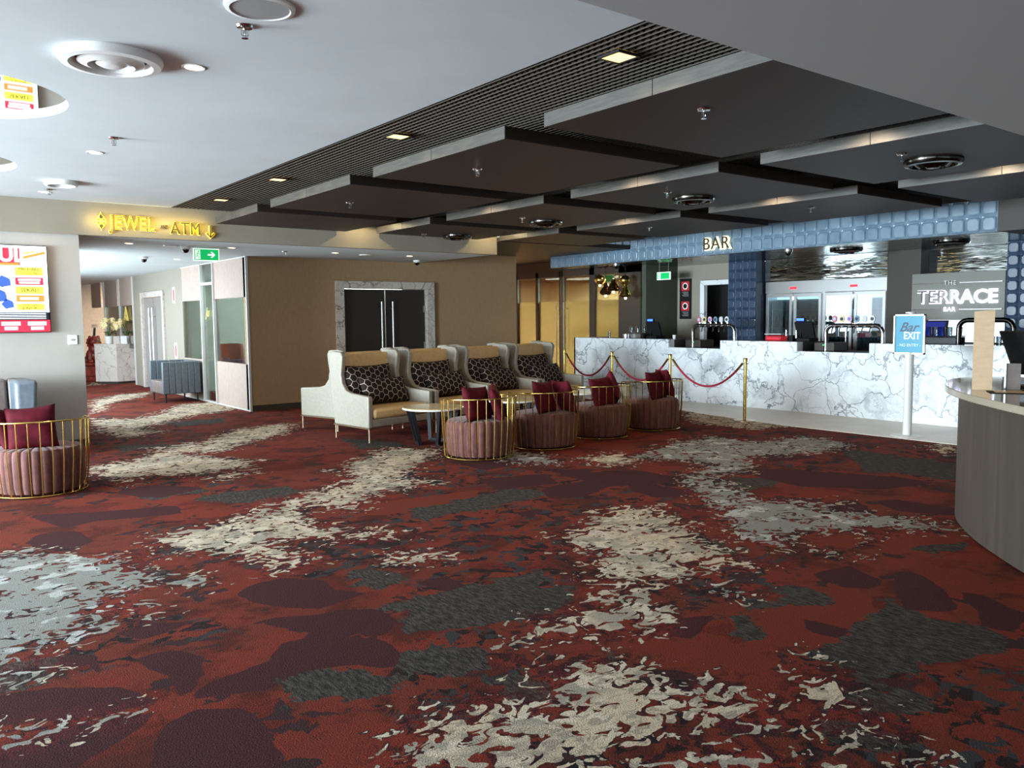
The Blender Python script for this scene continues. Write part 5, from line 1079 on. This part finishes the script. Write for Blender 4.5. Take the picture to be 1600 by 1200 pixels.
# ------------------------------------------------------------------ Bar EXIT stand
t = thing('sign_stand', 'free-standing teal Bar EXIT sign on a silver pole before the bar', 'sign stand', (10.62, 5.34, 0), R(0))
B().lathe([(.001, 0), (.20, 0), (.20, .01), (.05, .022), (.001, .022)], (0, 0, 0), 40).build('base', 'white_satin', t, True)
B().cyl((0, 0, .02), .055, 1.08, 24).build('pole', 'white_satin', t, True); B().cyl((0, 0, 1.6), .06, .02, 20).box(.01, .03, -.02, .02, 1.05, 1.61).build('top_cap', 'white_satin', t)
b = B(); W = .205
b.box(-.03, 0, -W, -W+.02, 1.075, 1.59).box(-.03, 0, W-.02, W, 1.075, 1.59).box(-.03, 0, -W, W, 1.57, 1.59).box(-.03, 0, -W, W, 1.075, 1.095).box(-.01, 0, -W, W, 1.075, 1.59)
b.build('frame', 'steel', t); B().box(-.016, -.01, -W+.02, W-.02, 1.095, 1.57).build('poster', 'teal', t)
text('script_letters', 'Bar', .17, 'dark_teal', t, (-.018, .02, 1.42), FX, .001, shear=.45, offset=.002)
text('exit_letters', 'EXIT', .13, 'light_print', t, (-.019, -.035, 1.31), FX, .001, offset=.003, sx=.82); text('small_letters', '- NO ENTRY -', .052, 'light_print', t, (-.019, 0, 1.19), FX, .001, sx=.95)

# ------------------------------------------------------------------ curved service desk at right
cx_, cy_ = 9.0, -1.1
def arc(r_, a0, a1, n_=48): return [(cx_+r_*math.cos(a0+(a1-a0)*k/n_), cy_+r_*math.sin(a0+(a1-a0)*k/n_)) for k in range(n_+1)]
t = thing('curved_service_desk', 'curved grey-brown timber service desk with a stone top at the right edge', 'desk', (8.2, 2.0, 0)); o = (8.2, 2.0, 0)
def stadium(dr):
    # outline fitted to the rounded nose of the desk
    P0 = [(4.62, 1.05), (4.95, 1.60), (5.32, 2.02), (5.62, 2.32), (5.93, 2.60), (6.35, 2.90), (6.75, 3.10), (7.12, 3.22), (7.42, 3.22), (7.62, 3.10), (7.75, 2.85), (7.78, 2.4), (7.75, 1.6), (7.7, .6)]
    out = []
    for i in range(len(P0)-1):
        p0, p1, p2, p3 = [Vector(P0[max(0, min(len(P0)-1, i+k))]) for k in (-1, 0, 1, 2)]
        for k in range(5):
            s_ = k/5; out.append(.5*((2*p1)+(p2-p0)*s_+(2*p0-5*p1+4*p2-p3)*s_*s_+(3*p1-p0-3*p2+p3)*s_**3))
    out.append(Vector(P0[-1])); c = Vector((6.6, 1.6)); res = []
    for i, p in enumerate(out):
        d = (out[min(i+1, len(out)-1)]-out[max(i-1, 0)]).normalized(); nrm = Vector((-d.y, d.x)); res.append(tuple(p-nrm*dr if False else p+nrm*(-dr)))
    return res
body = stadium(.10); top_ = stadium(0); kick = stadium(.14)
B(o).prism([(x, y) for x, y in body]+[(5.6, .5)], .025, 1.0).build('timber_body', 'desk_wood', t, True)
B(o).prism([(x, y) for x, y in kick]+[(5.9, .5)], 0, .025).build('kick_board', 'raft', t)
B(o).prism([(x, y) for x, y in top_]+[(5.4, .4)], 1.0, 1.05).build('stone_top', mat('polished_stone_top', (150, 140, 124), .06), t, bevel=.006)
t = thing('card_display', 'tall narrow kraft cardboard strip standing on the curved desk', 'display card', (6.22, 2.60, 1.05), R(-66)); B().hexa([(-.062, -.006, 0), (.062, -.006, 0), (.062, .006, 0), (-.062, .006, 0)], [(-.062, .02, .56), (.066, .02, .57), (.066, .028, .57), (-.062, .028, .56)]).build('strip', 'kraft', t)
t = thing('monitor', 'black angled till monitor on the curved desk at the right edge', 'monitor', (6.62, 2.42, 1.05), R(20)); B().hexa([(-.03, -.20, .10), (.0, -.20, .10), (.0, .12, .10), (-.03, .12, .10)], [(-.16, -.24, .42), (-.12, -.24, .42), (-.12, .22, .42), (-.16, .22, .42)]).build('panel', 'black', t, bevel=.01); B().box(-.08, .12, -.12, .08, 0, .02).cyl((.02, -.02, .02), .03, .2, 12).build('foot', 'black', t)
t = thing('card_holder', 'small silver and grey upright card holder on the curved desk', 'holder', (6.36, 2.50, 1.05), R(-66)); B().box(-.01, .0, -.02, .02, 0, .20).build('edge', 'chrome', t); B().box(.0, .09, -.01, .01, 0, .19).build('panel', 'leather_mauve', t)
t = thing('leaflet_stack', 'thin dark leaflets lying on the curved desk', 'leaflets', (6.15, 2.42, 1.05), R(-60)); B().box(-.10, .14, -.10, .10, 0, .004).build('leaflet', 'black', t); B().box(-.06, .12, -.06, .13, .004, .007).build('leaflet', 'amber', t)
t = thing('amber_marble_box', 'amber marble-look box behind the till monitor', 'box', (12.3, 4.6, 1.16)); B().box(-.1, .1, -.2, .1, -.30+.30, .16).build('body', 'amber', t, bevel=.005)
t = thing('cup_stack', 'stack of white paper cups on the bar at the right edge', 'cups', (12.25, 4.42, 1.155)); B().lathe([(.05, 0), (.065, .02), (.06, .3), (.03, .34), (.001, .34)], (0, 0, 0), 20).build('stacked_cups', 'paper', t, True)
